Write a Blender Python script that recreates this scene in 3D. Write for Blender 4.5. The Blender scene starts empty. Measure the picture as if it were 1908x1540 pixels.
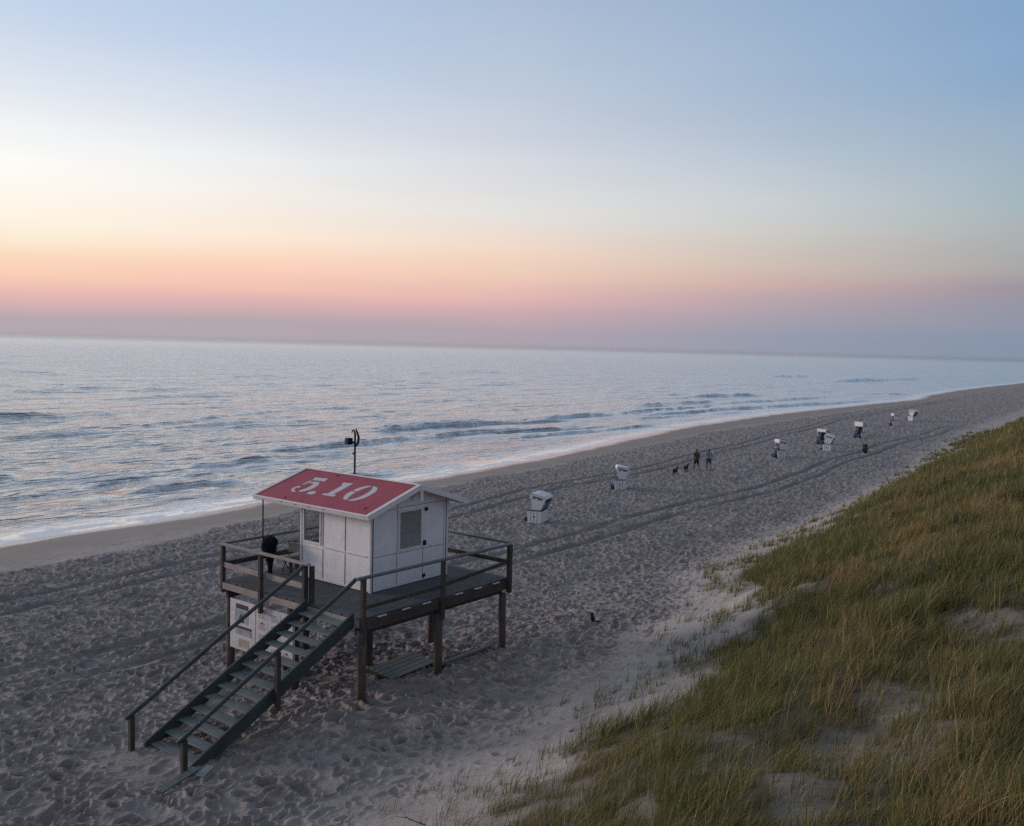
import bpy, bmesh, math, random
import numpy as np
from mathutils import Vector, Matrix
random.seed(7); RNG = np.random.default_rng(11)
C = bpy.context.scene.collection
R = math.radians
PI = math.pi
# world: X along the beach, Y towards the sea, Z up; z = 0 is the sand at the tower's landward corner
CAM = np.array([-16.42, -17.59, 9.12]); HEAD = R(38.173); DZ = 2.12; SEA = -1.9

# ------------------------------------------------------------------ helpers
def lin(c):
    return tuple(((v/255)/12.92 if v/255 <= .04045 else ((v/255+.055)/1.055)**2.4) for v in c) + (1,)

class NT:
    def __init__(s, tree): s.t = tree; tree.nodes.clear()
    def n(s, typ, ins=None, **kw):
        nd = s.t.nodes.new(typ)
        for k, v in kw.items(): setattr(nd, k, v)
        for k, v in (ins or {}).items():
            if isinstance(v, bpy.types.NodeSocket): s.t.links.new(v, nd.inputs[k])
            else: nd.inputs[k].default_value = v
        return nd
    def math(s, op, a, b=0.0, clamp=False):
        nd = s.n('ShaderNodeMath', operation=op, use_clamp=clamp)
        for i, v in enumerate((a, b)):
            if isinstance(v, bpy.types.NodeSocket): s.t.links.new(v, nd.inputs[i])
            else: nd.inputs[i].default_value = v
        return nd.outputs[0]
    def mix(s, f, a, b):
        nd = s.n('ShaderNodeMix', data_type='RGBA')
        for i, v in ((0, f), (6, a), (7, b)):
            if isinstance(v, bpy.types.NodeSocket): s.t.links.new(v, nd.inputs[i])
            else: nd.inputs[i].default_value = v if i == 0 else (tuple(v)+(1,))[:4]
        return nd.outputs[2]
    def rng(s, v, a, b, c=0.0, d=1.0, smooth=True):
        nd = s.n('ShaderNodeMapRange', {0: v, 1: a, 2: b, 3: c, 4: d})
        nd.interpolation_type = 'SMOOTHSTEP' if smooth else 'LINEAR'
        return nd.outputs[0]
    def noise(s, vec, scale, detail=3.0, rough=.55, out=0):
        nd = s.n('ShaderNodeTexNoise', {'Scale': scale, 'Detail': detail, 'Roughness': rough})
        if vec is not None: s.t.links.new(vec, nd.inputs['Vector'])
        return nd.outputs[out]
    def scale(s, vec, xyz):
        return s.n('ShaderNodeMapping', {'Vector': vec, 'Scale': xyz}).outputs[0]

MATS = {}
def new_mat(name):
    m = bpy.data.materials.new(name); m.use_nodes = True
    nt = NT(m.node_tree); out = nt.n('ShaderNodeOutputMaterial'); MATS[name] = m
    return m, nt, out
def weathered(name, col, col2, rough=.7, grain=(1, 1, 1), scale=8., bump=.15, spec=.3, dist=.01, stain=None):
    """a painted or raw surface with two tones of wear, fine grain relief"""
    m, nt, out = new_mat(name)
    pos = nt.n('ShaderNodeTexCoord').outputs['Object']
    v = nt.scale(pos, grain)
    n1 = nt.noise(v, scale, 5, .6); n2 = nt.noise(pos, 1.7, 3, .6)
    f = nt.rng(nt.math('ADD', nt.math('MULTIPLY', n1, .6), nt.math('MULTIPLY', n2, .4)), .36, .66)
    c = nt.mix(f, col, col2)
    if stain:
        c = nt.mix(nt.math('MULTIPLY', nt.rng(nt.noise(pos, 3.1, 6, .7), .55, .75), .7), c, stain)
    b = nt.n('ShaderNodeBump', {'Strength': bump, 'Distance': dist, 'Height': n1})
    rr = nt.rng(n1, .3, .7, rough-.1, rough+.12)
    p = nt.n('ShaderNodeBsdfPrincipled', {'Base Color': c, 'Roughness': rr, 'Specular IOR Level': spec, 'Normal': b.outputs[0]})
    nt.t.links.new(p.outputs[0], out.inputs[0]); return m

# ------------------------------------------------------------------ mesh builder
class MB:
    def __init__(s): s.v = []; s.f = []; s.mi = []; s.sm = []
    def add(s, vs, fs, mi=0, smooth=False):
        o = len(s.v); s.v += [tuple(v) for v in vs]
        for f in fs: s.f.append([i+o for i in f]); s.mi.append(mi); s.sm.append(smooth)
    def frame(s, o, ax, ay, az, lo, hi, mi=0):
        o, ax, ay, az = map(Vector, (o, ax, ay, az))
        vs = [o + ax*x + ay*y + az*z for z in (lo[2], hi[2]) for y in (lo[1], hi[1]) for x in (lo[0], hi[0])]
        s.add(vs, [(0, 2, 3, 1), (4, 5, 7, 6), (0, 1, 5, 4), (2, 6, 7, 3), (0, 4, 6, 2), (1, 3, 7, 5)], mi); return s
    def box(s, lo, hi, mi=0):
        return s.frame((0, 0, 0), (1, 0, 0), (0, 1, 0), (0, 0, 1), lo, hi, mi)
    def beam(s, p0, p1, w, h, mi=0, up=(0, 0, 1)):
        p0, p1, up = Vector(p0), Vector(p1), Vector(up); d = p1-p0; L = d.length; d.normalize()
        side = d.cross(up); side.normalize(); u = side.cross(d)
        return s.frame(p0, d, side, u, (0, -w/2, -h/2), (L, w/2, h/2), mi)
    def tube(s, pts, rads, n=10, mi=0, cap=True):
        pts = [Vector(p) for p in pts]; rings = []; ref = None
        for i, p in enumerate(pts):
            d = (pts[min(i+1, len(pts)-1)] - pts[max(i-1, 0)]).normalized()
            if ref is None: ref = d.orthogonal().normalized()
            ref = (ref - d*ref.dot(d)).normalized(); t = d.cross(ref)
            r = rads[i] if hasattr(rads, '__len__') else rads
            rings.append([p + (ref*math.cos(2*PI*k/n) + t*math.sin(2*PI*k/n))*r for k in range(n)])
        vs = [v for r in rings for v in r]; fs = []
        for i in range(len(rings)-1):
            for k in range(n): fs.append((i*n+k, i*n+(k+1) % n, (i+1)*n+(k+1) % n, (i+1)*n+k))
        s.add(vs, fs, mi, True)
        if cap:
            s.add(rings[0], [list(range(n))[::-1]], mi); s.add(rings[-1], [list(range(n))], mi)
        return s
    def prism(s, poly, o, ax, ay, az, t0, t1, mi=0):
        """polygon in (ax, ay), extruded along az from t0 to t1"""
        o, ax, ay, az = map(Vector, (o, ax, ay, az)); n = len(poly)
        vs = [o + ax*x + ay*y + az*t for t in (t0, t1) for x, y in poly]
        s.add(vs, [list(range(n))[::-1], list(range(n, 2*n))] + [(i, (i+1) % n, n+(i+1) % n, n+i) for i in range(n)], mi); return s
    def build(s, name, mats, parent=None, bevel=0.0, loc=None):
        me = bpy.data.meshes.new(name)
        me.from_pydata(s.v, [], s.f)
        if not isinstance(mats, (list, tuple)): mats = [mats]
        for m in mats: me.materials.append(m)
        me.polygons.foreach_set('material_index', s.mi); me.polygons.foreach_set('use_smooth', s.sm)
        bm = bmesh.new(); bm.from_mesh(me); bmesh.ops.remove_doubles(bm, verts=bm.verts, dist=1e-6)
        bmesh.ops.recalc_face_normals(bm, faces=bm.faces); bm.to_mesh(me); bm.free()
        o = bpy.data.objects.new(name, me); C.objects.link(o)
        if parent: o.parent = parent
        if loc is not None: o.location = loc
        if bevel:
            b = o.modifiers.new('edge', 'BEVEL'); b.width = bevel; b.segments = 1; b.limit_method = 'ANGLE'; b.angle_limit = R(50)
        return o
def tag(o, label=None, cat=None, group=None, kind=None):
    for k, v in (('label', label), ('category', cat), ('group', group), ('kind', kind)):
        if v: o[k] = v
    return o
def thing(name, label, cat, loc=(0, 0, 0), rz=0.0, group=None):
    o = bpy.data.objects.new(name, None); o.empty_display_size = .3; C.objects.link(o)
    o.location = loc; o.rotation_euler = (0, 0, rz); return tag(o, label, cat, group)
def dup(root, loc, rz, label):
    r = root.copy(); C.objects.link(r); r.location = loc; r.rotation_euler = (0, 0, rz); r['label'] = label
    for ch in list(root.children):
        c = ch.copy(); C.objects.link(c); c.parent = r
        for g in list(ch.children):
            d = g.copy(); C.objects.link(d); d.parent = c
    return r
def np_mesh(name, verts, faces, mat, attrs=None, smooth=True, corner=4):
    me = bpy.data.meshes.new(name); n = len(verts); m = len(faces)
    me.vertices.add(n); me.vertices.foreach_set('co', verts.astype(np.float32).ravel())
    me.loops.add(m*corner); me.loops.foreach_set('vertex_index', faces.astype(np.int32).ravel())
    me.polygons.add(m); me.polygons.foreach_set('loop_start', np.arange(0, m*corner, corner, dtype=np.int32))
    me.polygons.foreach_set('use_smooth', np.full(m, smooth))
    for k, v in (attrs or {}).items():
        if v.ndim == 1:
            a = me.attributes.new(k, 'FLOAT', 'POINT'); a.data.foreach_set('value', v.astype(np.float32))
        else:
            a = me.attributes.new(k, 'FLOAT_COLOR', 'POINT'); a.data.foreach_set('color', v.astype(np.float32).ravel())
    me.materials.append(mat); me.update(calc_edges=True); me.validate()
    o = bpy.data.objects.new(name, me); C.objects.link(o); return o

# ------------------------------------------------------------------ numpy noise and terrain
def sstep(x, a, b):
    t = np.clip((x-a)/(b-a), 0, 1); return t*t*(3-2*t)
def hsh(i, j, k=0):
    h = (i.astype(np.int64)*374761393 + j.astype(np.int64)*668265263 + k*2147483647*3 + 1013904223*k) & 0xffffffff
    h = ((h ^ (h >> 13))*1274126177) & 0xffffffff; h = ((h ^ (h >> 16))*2246822519) & 0xffffffff
    return ((h ^ (h >> 15)) & 0xffffff)/float(0xffffff)
def vnoise(x, y, k=0):
    i, j = np.floor(x), np.floor(y); fx, fy = x-i, y-j
    fx = fx*fx*fx*(fx*(fx*6-15)+10); fy = fy*fy*fy*(fy*(fy*6-15)+10)
    i = i.astype(np.int64); j = j.astype(np.int64)
    a, b, c, d = hsh(i, j, k), hsh(i+1, j, k), hsh(i, j+1, k), hsh(i+1, j+1, k)
    return (a+(b-a)*fx)*(1-fy) + (c+(d-c)*fx)*fy - .5
def fbm(x, y, k=0, o=4, g=.5):
    s = 0; a = 1.
    for q in range(o): s = s + a*vnoise(x, y, k+q); x, y, a = x*2.03+17.1, y*2.03-9.3, a*g
    return s
SHX = [-60, -20, 6, 15, 24, 41, 58, 75, 95, 113, 140, 162, 203, 236, 262, 310, 363, 455, 900]
SHY = [29, 31.5, 33.8, 34.4, 35.6, 35.9, 38.1, 41.6, 45.6, 48.3, 50.4, 51.0, 51.2, 51.0, 56.0, 60.5, 63.5, 66.5, 80]
def shore(x): return np.interp(x, SHX, SHY) + .35*fbm(x/9., x*0, 70, 3)
def foot(x): return np.interp(x, [-60, -20, -5, 5, 22, 45, 95, 151, 300, 900], [-9, -6, -4.1, -1.9, 1.6, 4.0, 9.0, 13.6, 26, 60])
PX = np.linspace(-60, 60, 1201)
PZ = np.interp(PX, [-60, -8, 0, 3.2, 8, 16, 22, 60], [.1, .08, .0, -.52, -.60, -.68, -.85, -.85])
PZ = np.convolve(np.pad(PZ, 9, mode='edge'), np.ones(19)/19, 'valid')
PZ2 = np.interp(PX, [-60, -6, 0, 4, 9, 16, 22, 60], [.08, .0, -.2, -.3, -.55, -.68, -.85, -.85])
PZ2 = np.convolve(np.pad(PZ2, 15, mode='edge'), np.ones(31)/31, 'valid')
def base(x, y):
    w = sstep(-x, 1.0, 4.3)
    z = np.interp(y, PX, PZ)*(1-w) + np.interp(y, PX, PZ2)*w
    S = shore(x); q = np.clip((y-22)/np.maximum(S-22, 1), 0, 1)
    z = z - 1.05*q**1.5
    z = np.where(y > S, -1.9 - .07*(y-S), z); z = np.maximum(z, -6)
    t = foot(x)-y
    D = 4.4*sstep(t, 0, 14.0)
    bump = sstep(t, 2, 8)*(.9*fbm(x/7., y/5., 40, 3) + .35*fbm(x/2.2, y/1.8, 44, 2))
    far = sstep(x, 120, 300)
    return z + D*(1+.25*far) + bump*.9 + .07*fbm(x/6., y/6., 50, 2)*sstep(22-y, 0, 5)
VEGX = [-30, -6, -4.3, -2.2, .9, 4.8, 7.1, 11, 17.5, 20.8, 26.3, 32, 45, 84, 118, 150, 300, 900]
VEGY = [-8.6, -7.4, -7.1, -6.9, -6.9, -6.7, -6.5, -5.2, -2.1, -2.0, -1.7, -1.4, -.3, 5.2, 9.6, 12.1, 24, 58]
def veg_edge(x): return np.interp(x, VEGX, VEGY)      # seaward limit of the dense marram grass
TRACKS = [([-40, -.7, 3.7, 9, 26, 38, 54, 88, 135, 240], [17.5, 17.7, 18.0, 18.5, 19.7, 21.5, 22.5, 27.5, 34.5, 42]),
          ([-6, 8, 19.4, 26, 36, 48, 60, 71, 90, 104, 130], [9.0, 9.3, 9.5, 9.4, 9.9, 10.0, 10.6, 12.6, 14.0, 14.6, 16])]
def rutmask(x, y):
    m = 0
    for i, (tx, ty) in enumerate(TRACKS):
        c = np.interp(x, tx, ty) + .25*np.sin(x*.21+i)
        on = sstep(x, tx[0], tx[0]+6)*(1-sstep(x, tx[-1]-10, tx[-1]))
        for off in (-.85, .85):
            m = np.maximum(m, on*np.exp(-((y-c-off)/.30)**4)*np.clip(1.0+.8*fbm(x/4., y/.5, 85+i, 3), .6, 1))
    return m
def prints(x, y, cell, seed, prob, L0, W0, d0):
    out = np.zeros_like(x); ci = np.floor(x/cell).astype(np.int64); cj = np.floor(y/cell).astype(np.int64)
    for di in (-1, 0, 1):
        for dj in (-1, 0, 1):
            i, j = ci+di, cj+dj
            px = (i+.1+.8*hsh(i, j, seed))*cell; py = (j+.1+.8*hsh(i, j, seed+1))*cell
            on = (hsh(i, j, seed+2) < prob)
            an = hsh(i, j, seed+3)*PI*2; L = L0*(.7+.7*hsh(i, j, seed+4)); W = W0*(.75+.6*hsh(i, j, seed+5))
            d = d0*(.5+.9*hsh(i, j, seed+6))
            ux, uy = np.cos(an), np.sin(an); dx, dy = x-px, y-py
            q = np.sqrt(((dx*ux+dy*uy)/L)**2 + ((-dx*uy+dy*ux)/W)**2)
            out += np.where(on, d*(-np.exp(-(q**3)*.9) + .40*np.exp(-((q-1.45)/.38)**2)), 0)
    return out
def tramp_mask(x, y):
    S = shore(x); n = 1.6*fbm(x/2.5, y/2.5, 81, 3)
    edge = np.interp(x, [-10, 1.4, 6.8, 14, 21.7, 35.7, 51, 93, 200, 400], [22.6, 23.4, 24.7, 26.8, 28.6, 29.5, 31.5, 38.3, 44, 56])
    sea = 1-sstep(y+n, edge-1.2, edge+.6)
    te = veg_edge(x)-y+.8*n
    land = 1-.95*sstep(te, np.interp(x, [-8, 4, 14, 30], [-4.6, -4.8, -4.2, -6.0]), -1.2)
    under = 1
    return sea*land*under
def ground_full(x, y):
    z = base(x, y)
    T = tramp_mask(x, y); rut = rutmask(x, y)
    sm = 1-sstep(np.hypot((x+4.9)/1.5, (y-1.3)/1.6), .55, 1.3)*1.0
    T2 = T*(1-.78*rut)*(1-.7*sm)
    z = z - .075*rut + .05*np.clip(sum_rim(x, y), 0, 1)*T
    f = prints(x, y, .34, 100, .72, .14, .074, .070) + prints(x, y, .47, 120, .60, .165, .090, .088) + prints(x, y, .95, 140, .52, .26, .14, .11)
    lum = .10*fbm(x/1.1, y/1.1, 60, 2) + .045*fbm(x/.26, y/.26, 64, 3)
    z = z + T2*(f + lum)
    # lone prints on the smooth sand below the dune, wandering trails
    te = veg_edge(x)-y; patch = sstep(fbm(x/3.5, y/2.0, 90, 2), -.12, .2)*(1-sstep(te, -2.0, .5))*(1-T)*(y < 20)
    z = z + patch*prints(x, y, .52, 160, .6, .16, .085, .075)
    z = z + .012*fbm(x/.5, y/.5, 66, 3)*(1-T)*(y < 22)
    return z, T, rut
def sum_rim(x, y):
    m = 0
    for i, (tx, ty) in enumerate(TRACKS):
        c = np.interp(x, tx, ty) + .25*np.sin(x*.21+i)
        for off in (-1.35, -.3, .3, 1.35): m = m + .5*np.exp(-((y-c-off)/.12)**2)*((x > tx[0]) & (x < tx[-1]))
    return m*.8
def gz(x, y): return float(base(np.array([float(x)]), np.array([float(y)]))[0])

# ------------------------------------------------------------------ materials
m_sand, nt, out = new_mat('sand')
tc = nt.n('ShaderNodeNewGeometry').outputs['Position']
at = lambda k: nt.n('ShaderNodeAttribute', attribute_name=k).outputs['Fac']
n_big = nt.noise(tc, .35, 4, .6); n_mid = nt.noise(tc, 2.6, 5, .65); n_fine = nt.noise(tc, 38., 4, .7); n_grain = nt.noise(tc, 240., 2, .6)
dry = nt.mix(nt.rng(n_mid, .3, .7), (.44, .41, .385), (.50, .468, .445))
tr = nt.mix(nt.rng(n_mid, .32, .68), (.272, .252, .250), (.388, .360, .354))
c = nt.mix(nt.rng(at('tramp'), .1, .9), dry, tr)
c = nt.mix(nt.math('MULTIPLY', nt.rng(n_big, .35, .7), .35), c, (.22, .20, .185))
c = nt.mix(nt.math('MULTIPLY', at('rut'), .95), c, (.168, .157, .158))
c = nt.mix(at('damp'), c, nt.mix(nt.rng(n_big, .3, .7), (.32, .29, .262), (.28, .254, .23)))
c = nt.mix(nt.math('MULTIPLY', at('wrack'), nt.rng(nt.noise(nt.scale(tc, (.7, 1.6, 1)), 3.2, 5, .7), .56, .66)), c, (.07, .06, .052))
c = nt.mix(at('wet'), c, (.115, .10, .088))
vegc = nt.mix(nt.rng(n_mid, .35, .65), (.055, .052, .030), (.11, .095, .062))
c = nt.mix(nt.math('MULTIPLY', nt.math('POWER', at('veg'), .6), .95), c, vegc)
c = nt.mix(nt.math('MULTIPLY', nt.rng(n_fine, .58, .75), .35), c, (.09, .08, .075))
hgt = nt.math('ADD', nt.math('MULTIPLY', n_fine, .035), nt.math('MULTIPLY', n_mid, .09))
hgt = nt.math('ADD', hgt, nt.math('MULTIPLY', n_grain, .005))
hgt = nt.math('ADD', hgt, nt.math('MULTIPLY', nt.math('MULTIPLY', nt.noise(tc, 8.0, 4, .65), at('tramp')), .085))
bst = nt.math('SUBTRACT', 1.0, nt.math('MULTIPLY', at('damp'), .9), True)
bp = nt.n('ShaderNodeBump', {'Strength': bst, 'Distance': 1.0, 'Height': hgt})
rough = nt.math('SUBTRACT', .95, nt.math('MULTIPLY', at('wet'), .5))
ps = nt.n('ShaderNodeBsdfPrincipled', {'Base Color': c, 'Roughness': rough, 'Specular IOR Level': .3, 'Normal': bp.outputs[0], 'Coat Weight': at('wet'), 'Coat Roughness': .12, 'Coat IOR': 1.7})
nt.t.links.new(ps.outputs[0], out.inputs[0])

m_sea, nt, out = new_mat('sea_water')
tc = nt.n('ShaderNodeNewGeometry').outputs['Position']
v1 = nt.scale(tc, (.42, 1.0, 1))
w0 = nt.noise(v1, .13, 3, .55); w1 = nt.noise(v1, .50, 3, .6); w2 = nt.noise(v1, 1.9, 4, .62); w3 = nt.noise(nt.scale(tc, (.035, .09, 1)), 1.0, 4, .6)
hh = nt.math('ADD', nt.math('ADD', nt.math('ADD', nt.math('MULTIPLY', w1, .48), nt.math('MULTIPLY', nt.math('ABSOLUTE', nt.math('SUBTRACT', w1, .5)), -.75)), nt.math('MULTIPLY', w2, .24)), nt.math('ADD', nt.math('MULTIPLY', w0, 1.3), nt.math('MULTIPLY', nt.noise(nt.scale(tc, (.020, .15, 1)), 1.0, 4, .6), 2.4)))
calm = nt.n('ShaderNodeAttribute', attribute_name='calm').outputs['Fac']
bp = nt.n('ShaderNodeBump', {'Strength': nt.math('MULTIPLY', nt.math('SUBTRACT', 1.0, nt.math('MULTIPLY', calm, .85)), nt.math('SUBTRACT', 1.0, nt.math('MULTIPLY', nt.n('ShaderNodeAttribute', attribute_name='veryfar').outputs['Fac'], .6))), 'Distance': 1.0, 'Height': hh})
foam_a = nt.n('ShaderNodeAttribute', attribute_name='foam').outputs['Fac']
fn = nt.noise(nt.scale(tc, (.7, 1.3, 1)), 2.2, 6, .72)
fo = nt.rng(nt.math('ADD', foam_a, nt.math('MULTIPLY', nt.math('SUBTRACT', fn, .5), 1.1)), .42, .62)
wc = nt.mix(nt.rng(w3, .4, .65), (.022, .055, .068), (.036, .078, .084))
body = nt.n('ShaderNodeBsdfDiffuse', {'Color': wc, 'Normal': bp.outputs[0]})
far = nt.n('ShaderNodeAttribute', attribute_name='unresolved').outputs['Fac']
gl = nt.n('ShaderNodeBsdfGlossy', {'Color': (.97, .97, .97, 1), 'Roughness': nt.math('ADD', .14, nt.math('MULTIPLY', far, .11)), 'Normal': bp.outputs[0]})
lw = nt.n('ShaderNodeLayerWeight', {'Blend': .5, 'Normal': bp.outputs[0]})
fres = nt.math('ADD', .04, nt.math('MULTIPLY', .95, nt.math('POWER', lw.outputs['Facing'], 1.2)), True)
fres = nt.math('MULTIPLY', fres, nt.math('SUBTRACT', 1.0, nt.math('MULTIPLY', nt.n('ShaderNodeAttribute', attribute_name='offing_fade').outputs['Fac'], .30)))  # haze softening painted in: reflection dims far out towards the horizon
water = nt.n('ShaderNodeMixShader', {0: fres, 1: body.outputs[0], 2: gl.outputs[0]})
foam = nt.n('ShaderNodeBsdfPrincipled', {'Base Color': (.92, .93, .94, 1), 'Roughness': .5})
mx = nt.n('ShaderNodeMixShader', {0: fo, 1: water.outputs[0], 2: foam.outputs[0]})
nt.t.links.new(mx.outputs[0], out.inputs[0])

m_grass, nt, out = new_mat('marram_grass')
col = nt.n('ShaderNodeVertexColor', layer_name='tint').outputs[0]
pg = nt.n('ShaderNodeBsdfPrincipled', {'Base Color': col, 'Roughness': .55, 'Specular IOR Level': .25})
tl = nt.n('ShaderNodeBsdfTranslucent', {'Color': col})
mx = nt.n('ShaderNodeMixShader', {0: .25, 1: pg.outputs[0], 2: tl.outputs[0]})
nt.t.links.new(mx.outputs[0], out.inputs[0])

M_white = weathered('white_painted_panel', (.75, .77, .81), (.83, .85, .88), .45, grain=(1, 1, .25), scale=5, bump=.05, spec=.4, stain=(.62, .61, .60))
M_trim = weathered('white_trim', (.68, .69, .70), (.78, .78, .79), .5, scale=9, bump=.08, stain=(.45, .43, .41))
M_seam = weathered('dark_seam', (.02, .022, .028), (.035, .037, .045), .7)
M_red = weathered('red_roof', (.33, .050, .078), (.41, .080, .105), .55, grain=(1, .4, 1), scale=4, bump=.08, stain=(.24, .030, .040))
M_letter = weathered('stencil_white', (.55, .56, .60), (.64, .65, .68), .6, scale=11, stain=(.42, .30, .32))
M_black = weathered('black_fitting', (.010, .010, .012), (.02, .02, .022), .6)
M_deck = weathered('deck_boards', (.070, .080, .088), (.12, .13, .138), .75, grain=(.25, 3, 3), scale=6, bump=.3, spec=.2, stain=(.030, .034, .038))
M_green = weathered('dark_green_timber', (.040, .056, .060), (.070, .090, .094), .6, grain=(.4, 3, 3), scale=7, bump=.25, spec=.3)
M_tread = weathered('worn_green_tread', (.11, .14, .148), (.19, .215, .22), .65, grain=(3, .4, 3), scale=6, bump=.25, spec=.25, stain=(.12, .12, .11))
M_pile = weathered('brown_timber_pile', (.085, .074, .064), (.15, .132, .114), .85, grain=(4, 4, .5), scale=7, bump=.4, spec=.15, stain=(.035, .034, .028))
M_post = weathered('dark_brown_post', (.055, .047, .042), (.10, .087, .076), .85, grain=(4, 4, .5), scale=7, bump=.4, spec=.15)
M_pale = weathered('weathered_grey_timber', (.26, .245, .228), (.38, .36, .335), .8, grain=(3, .35, 3), scale=7, bump=.3, spec=.2, stain=(.12, .11, .10))
M_rail = weathered('slate_rail', (.085, .105, .12), (.15, .175, .19), .6, grain=(.4, 3, 3), scale=7, bump=.25, spec=.35)
M_board = weathered('notice_white', (.50, .52, .54), (.62, .63, .65), .6, scale=6, stain=(.38, .36, .34))
M_paper = weathered('paper', (.46, .47, .50), (.58, .59, .60), .7, scale=12)
M_ink = weathered('ink', (.03, .035, .05), (.06, .065, .08), .7)
M_blue = weathered('poster_blue', (.20, .25, .33), (.42, .46, .52), .5, scale=3)
M_rust = weathered('rust_stain', (.34, .27, .24), (.44, .39, .36), .7, scale=6)
M_strip = weathered('pale_strip', (.5, .5, .5), (.62, .62, .62), .45)
M_pallet = weathered('teal_grey_slats', (.17, .21, .225), (.26, .30, .31), .75, grain=(.4, 3, 3), scale=6, bump=.3)
M_wick = weathered('white_wicker', (.68, .70, .73), (.80, .81, .83), .65, scale=30, bump=.5, stain=(.42, .43, .45))
M_wickblue = weathered('blue_grey_backing', (.10, .14, .21), (.17, .22, .30), .7, scale=14, bump=.3)
M_navy = weathered('navy_cushion', (.014, .030, .075), (.024, .050, .120), .7, scale=10)
M_olive = weathered('olive_sack', (.055, .052, .032), (.10, .095, .065), .8, scale=14, bump=.6)
M_skin = weathered('skin', (.13, .075, .055), (.17, .10, .075), .55)  # darkened so the shade on the bare legs sits in the colour
M_hair = weathered('dark_hair', (.012, .009, .008), (.03, .022, .018), .6)
M_dark = weathered('charcoal_cloth', (.022, .021, .024), (.04, .038, .042), .85)
M_brown = weathered('brown_grey_jacket', (.060, .052, .048), (.095, .082, .075), .85)
M_denim = weathered('light_blue_shirt', (.17, .24, .33), (.26, .34, .43), .85)
M_shorts = weathered('blue_shorts', (.035, .06, .12), (.06, .10, .18), .85)
M_fur = weathered('black_fur', (.010, .009, .009), (.022, .020, .018), .85, scale=25, bump=.6)
m_glass, nt, out = new_mat('window_glass')
g = nt.n('ShaderNodeBsdfGlossy', {'Color': (.9, .92, .95, 1), 'Roughness': .03})
t_ = nt.n('ShaderNodeBsdfTransparent', {'Color': (.86, .88, .88, 1)})
fr = nt.n('ShaderNodeLayerWeight', {'Blend': .5})
mx = nt.n('ShaderNodeMixShader', {0: nt.math('ADD', nt.math('MULTIPLY', nt.math('POWER', fr.outputs['Facing'], 4.0), .6), .05), 1: t_.outputs[0], 2: g.outputs[0]})
nt.t.links.new(mx.outputs[0], out.inputs[0])
m_reflpane, nt, out = new_mat('reflection_tint_glass')          # opaque pane, grey-green reflection put into its base colour
pp = nt.n('ShaderNodeBsdfPrincipled', {'Base Color': (.24, .26, .265, 1), 'Roughness': .10, 'Specular IOR Level': .6})
nt.t.links.new(pp.outputs[0], out.inputs[0])

# ------------------------------------------------------------------ ground sheet (fine near the dune top, coarser with distance)
al = np.concatenate([np.linspace(-180, -46, 40, endpoint=False), np.linspace(-46, -31, 90, endpoint=False),
                     np.linspace(-31, 31, 1020, endpoint=False), np.linspace(31, 46, 90, endpoint=False), np.linspace(46, 180, 40)])
dep = np.concatenate([np.array([89.9]), np.linspace(80, 45, 30, endpoint=False), np.linspace(45, 30, 60, endpoint=False),
                      np.linspace(30, 3.0, 1040, endpoint=False), np.linspace(3.0, .8, 110), np.array([.6, .4, .25, .15])])
rr = 9.6/np.tan(np.radians(dep)); th = HEAD + np.radians(al)
X = CAM[0] + rr[:, None]*np.cos(th)[None]; Y = CAM[1] + rr[:, None]*np.sin(th)[None]
sh = X.shape; X = X.ravel(); Y = Y.ravel()
keep_far = Y < shore(X)+40
Z, T, rut = ground_full(X, Y)
Z = np.where(keep_far, Z, -6.0)
S = shore(X); fe = 1.2*fbm(X/3., Y/3., 87, 3)
damp = sstep(Y+fe, np.interp(X, [-10, 1.4, 21.7, 51, 93, 400], [22.0, 23.4, 28.0, 30.5, 37.0, 52])-.5, S-5)*1.0
damp = np.clip(damp*1.4, 0, 1)
wet = sstep(Y + .9*fe, S-2.6, S-1.2)
tv = veg_edge(X) - Y
def bare(x, y):                     # blowouts and thin places in the grass, metres
    b = 0
    for (bx, by, rx, ry, an) in BARE:
        c_, s_ = math.cos(an), math.sin(an); dx, dy = x-bx, y-by
        q = np.hypot((dx*c_+dy*s_)/rx, (-dx*s_+dy*c_)/ry); b = np.maximum(b, 1-sstep(q + .35*fbm(x/.9, y/.9, 99, 2), .6, 1.15))
    return b
BARE = [(10.6, -5.7, 2.6, .75, .25), (6.6, -6.0, 2.0, .6, .1), (8.0, -9.0, 1.7, .38, -1.0), (7.9, -10.6, 1.1, .35, -1.1), (-.6, -13.3, 1.1, .7, .5),
        (-2.4, -12.9, .9, .55, .4), (-4.0, -12.7, 1.2, .5, .7), (4.2, -13.6, 1.2, .6, .8), (-2.9, -8.5, 1.1, .4, .5), (-4.6, -10.8, .8, .35, .6), (-5.0, -13.4, .7, .4, .3), (40, -4.5, 4, .7, .3), (70, -1, 5, .9, .25)]
def veg_density(x, y):
    n = fbm(x/2.6, y/2.0, 30, 3)
    t = veg_edge(x) - y + 2.3*n + .9*fbm(x/.8, y/.8, 36, 2)
    d = sstep(t, -.3, 2.0)**1.3
    d = d*(1-.50*bare(x, y))
    thin = sstep(fbm(x/3.2+7, y/2.4, 33, 3), .24, .5)
    return d*(1-.38*thin)
veg = np.where(foot(X)-Y > -2, veg_density(X, Y), 0)
nr, na = sh
idx = np.arange(nr*na).reshape(nr, na)
F = np.stack([idx[:-1, :-1], idx[:-1, 1:], idx[1:, 1:], idx[1:, :-1]], -1).reshape(-1, 4)
ok = keep_far[F].any(1); F = F[ok]
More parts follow.
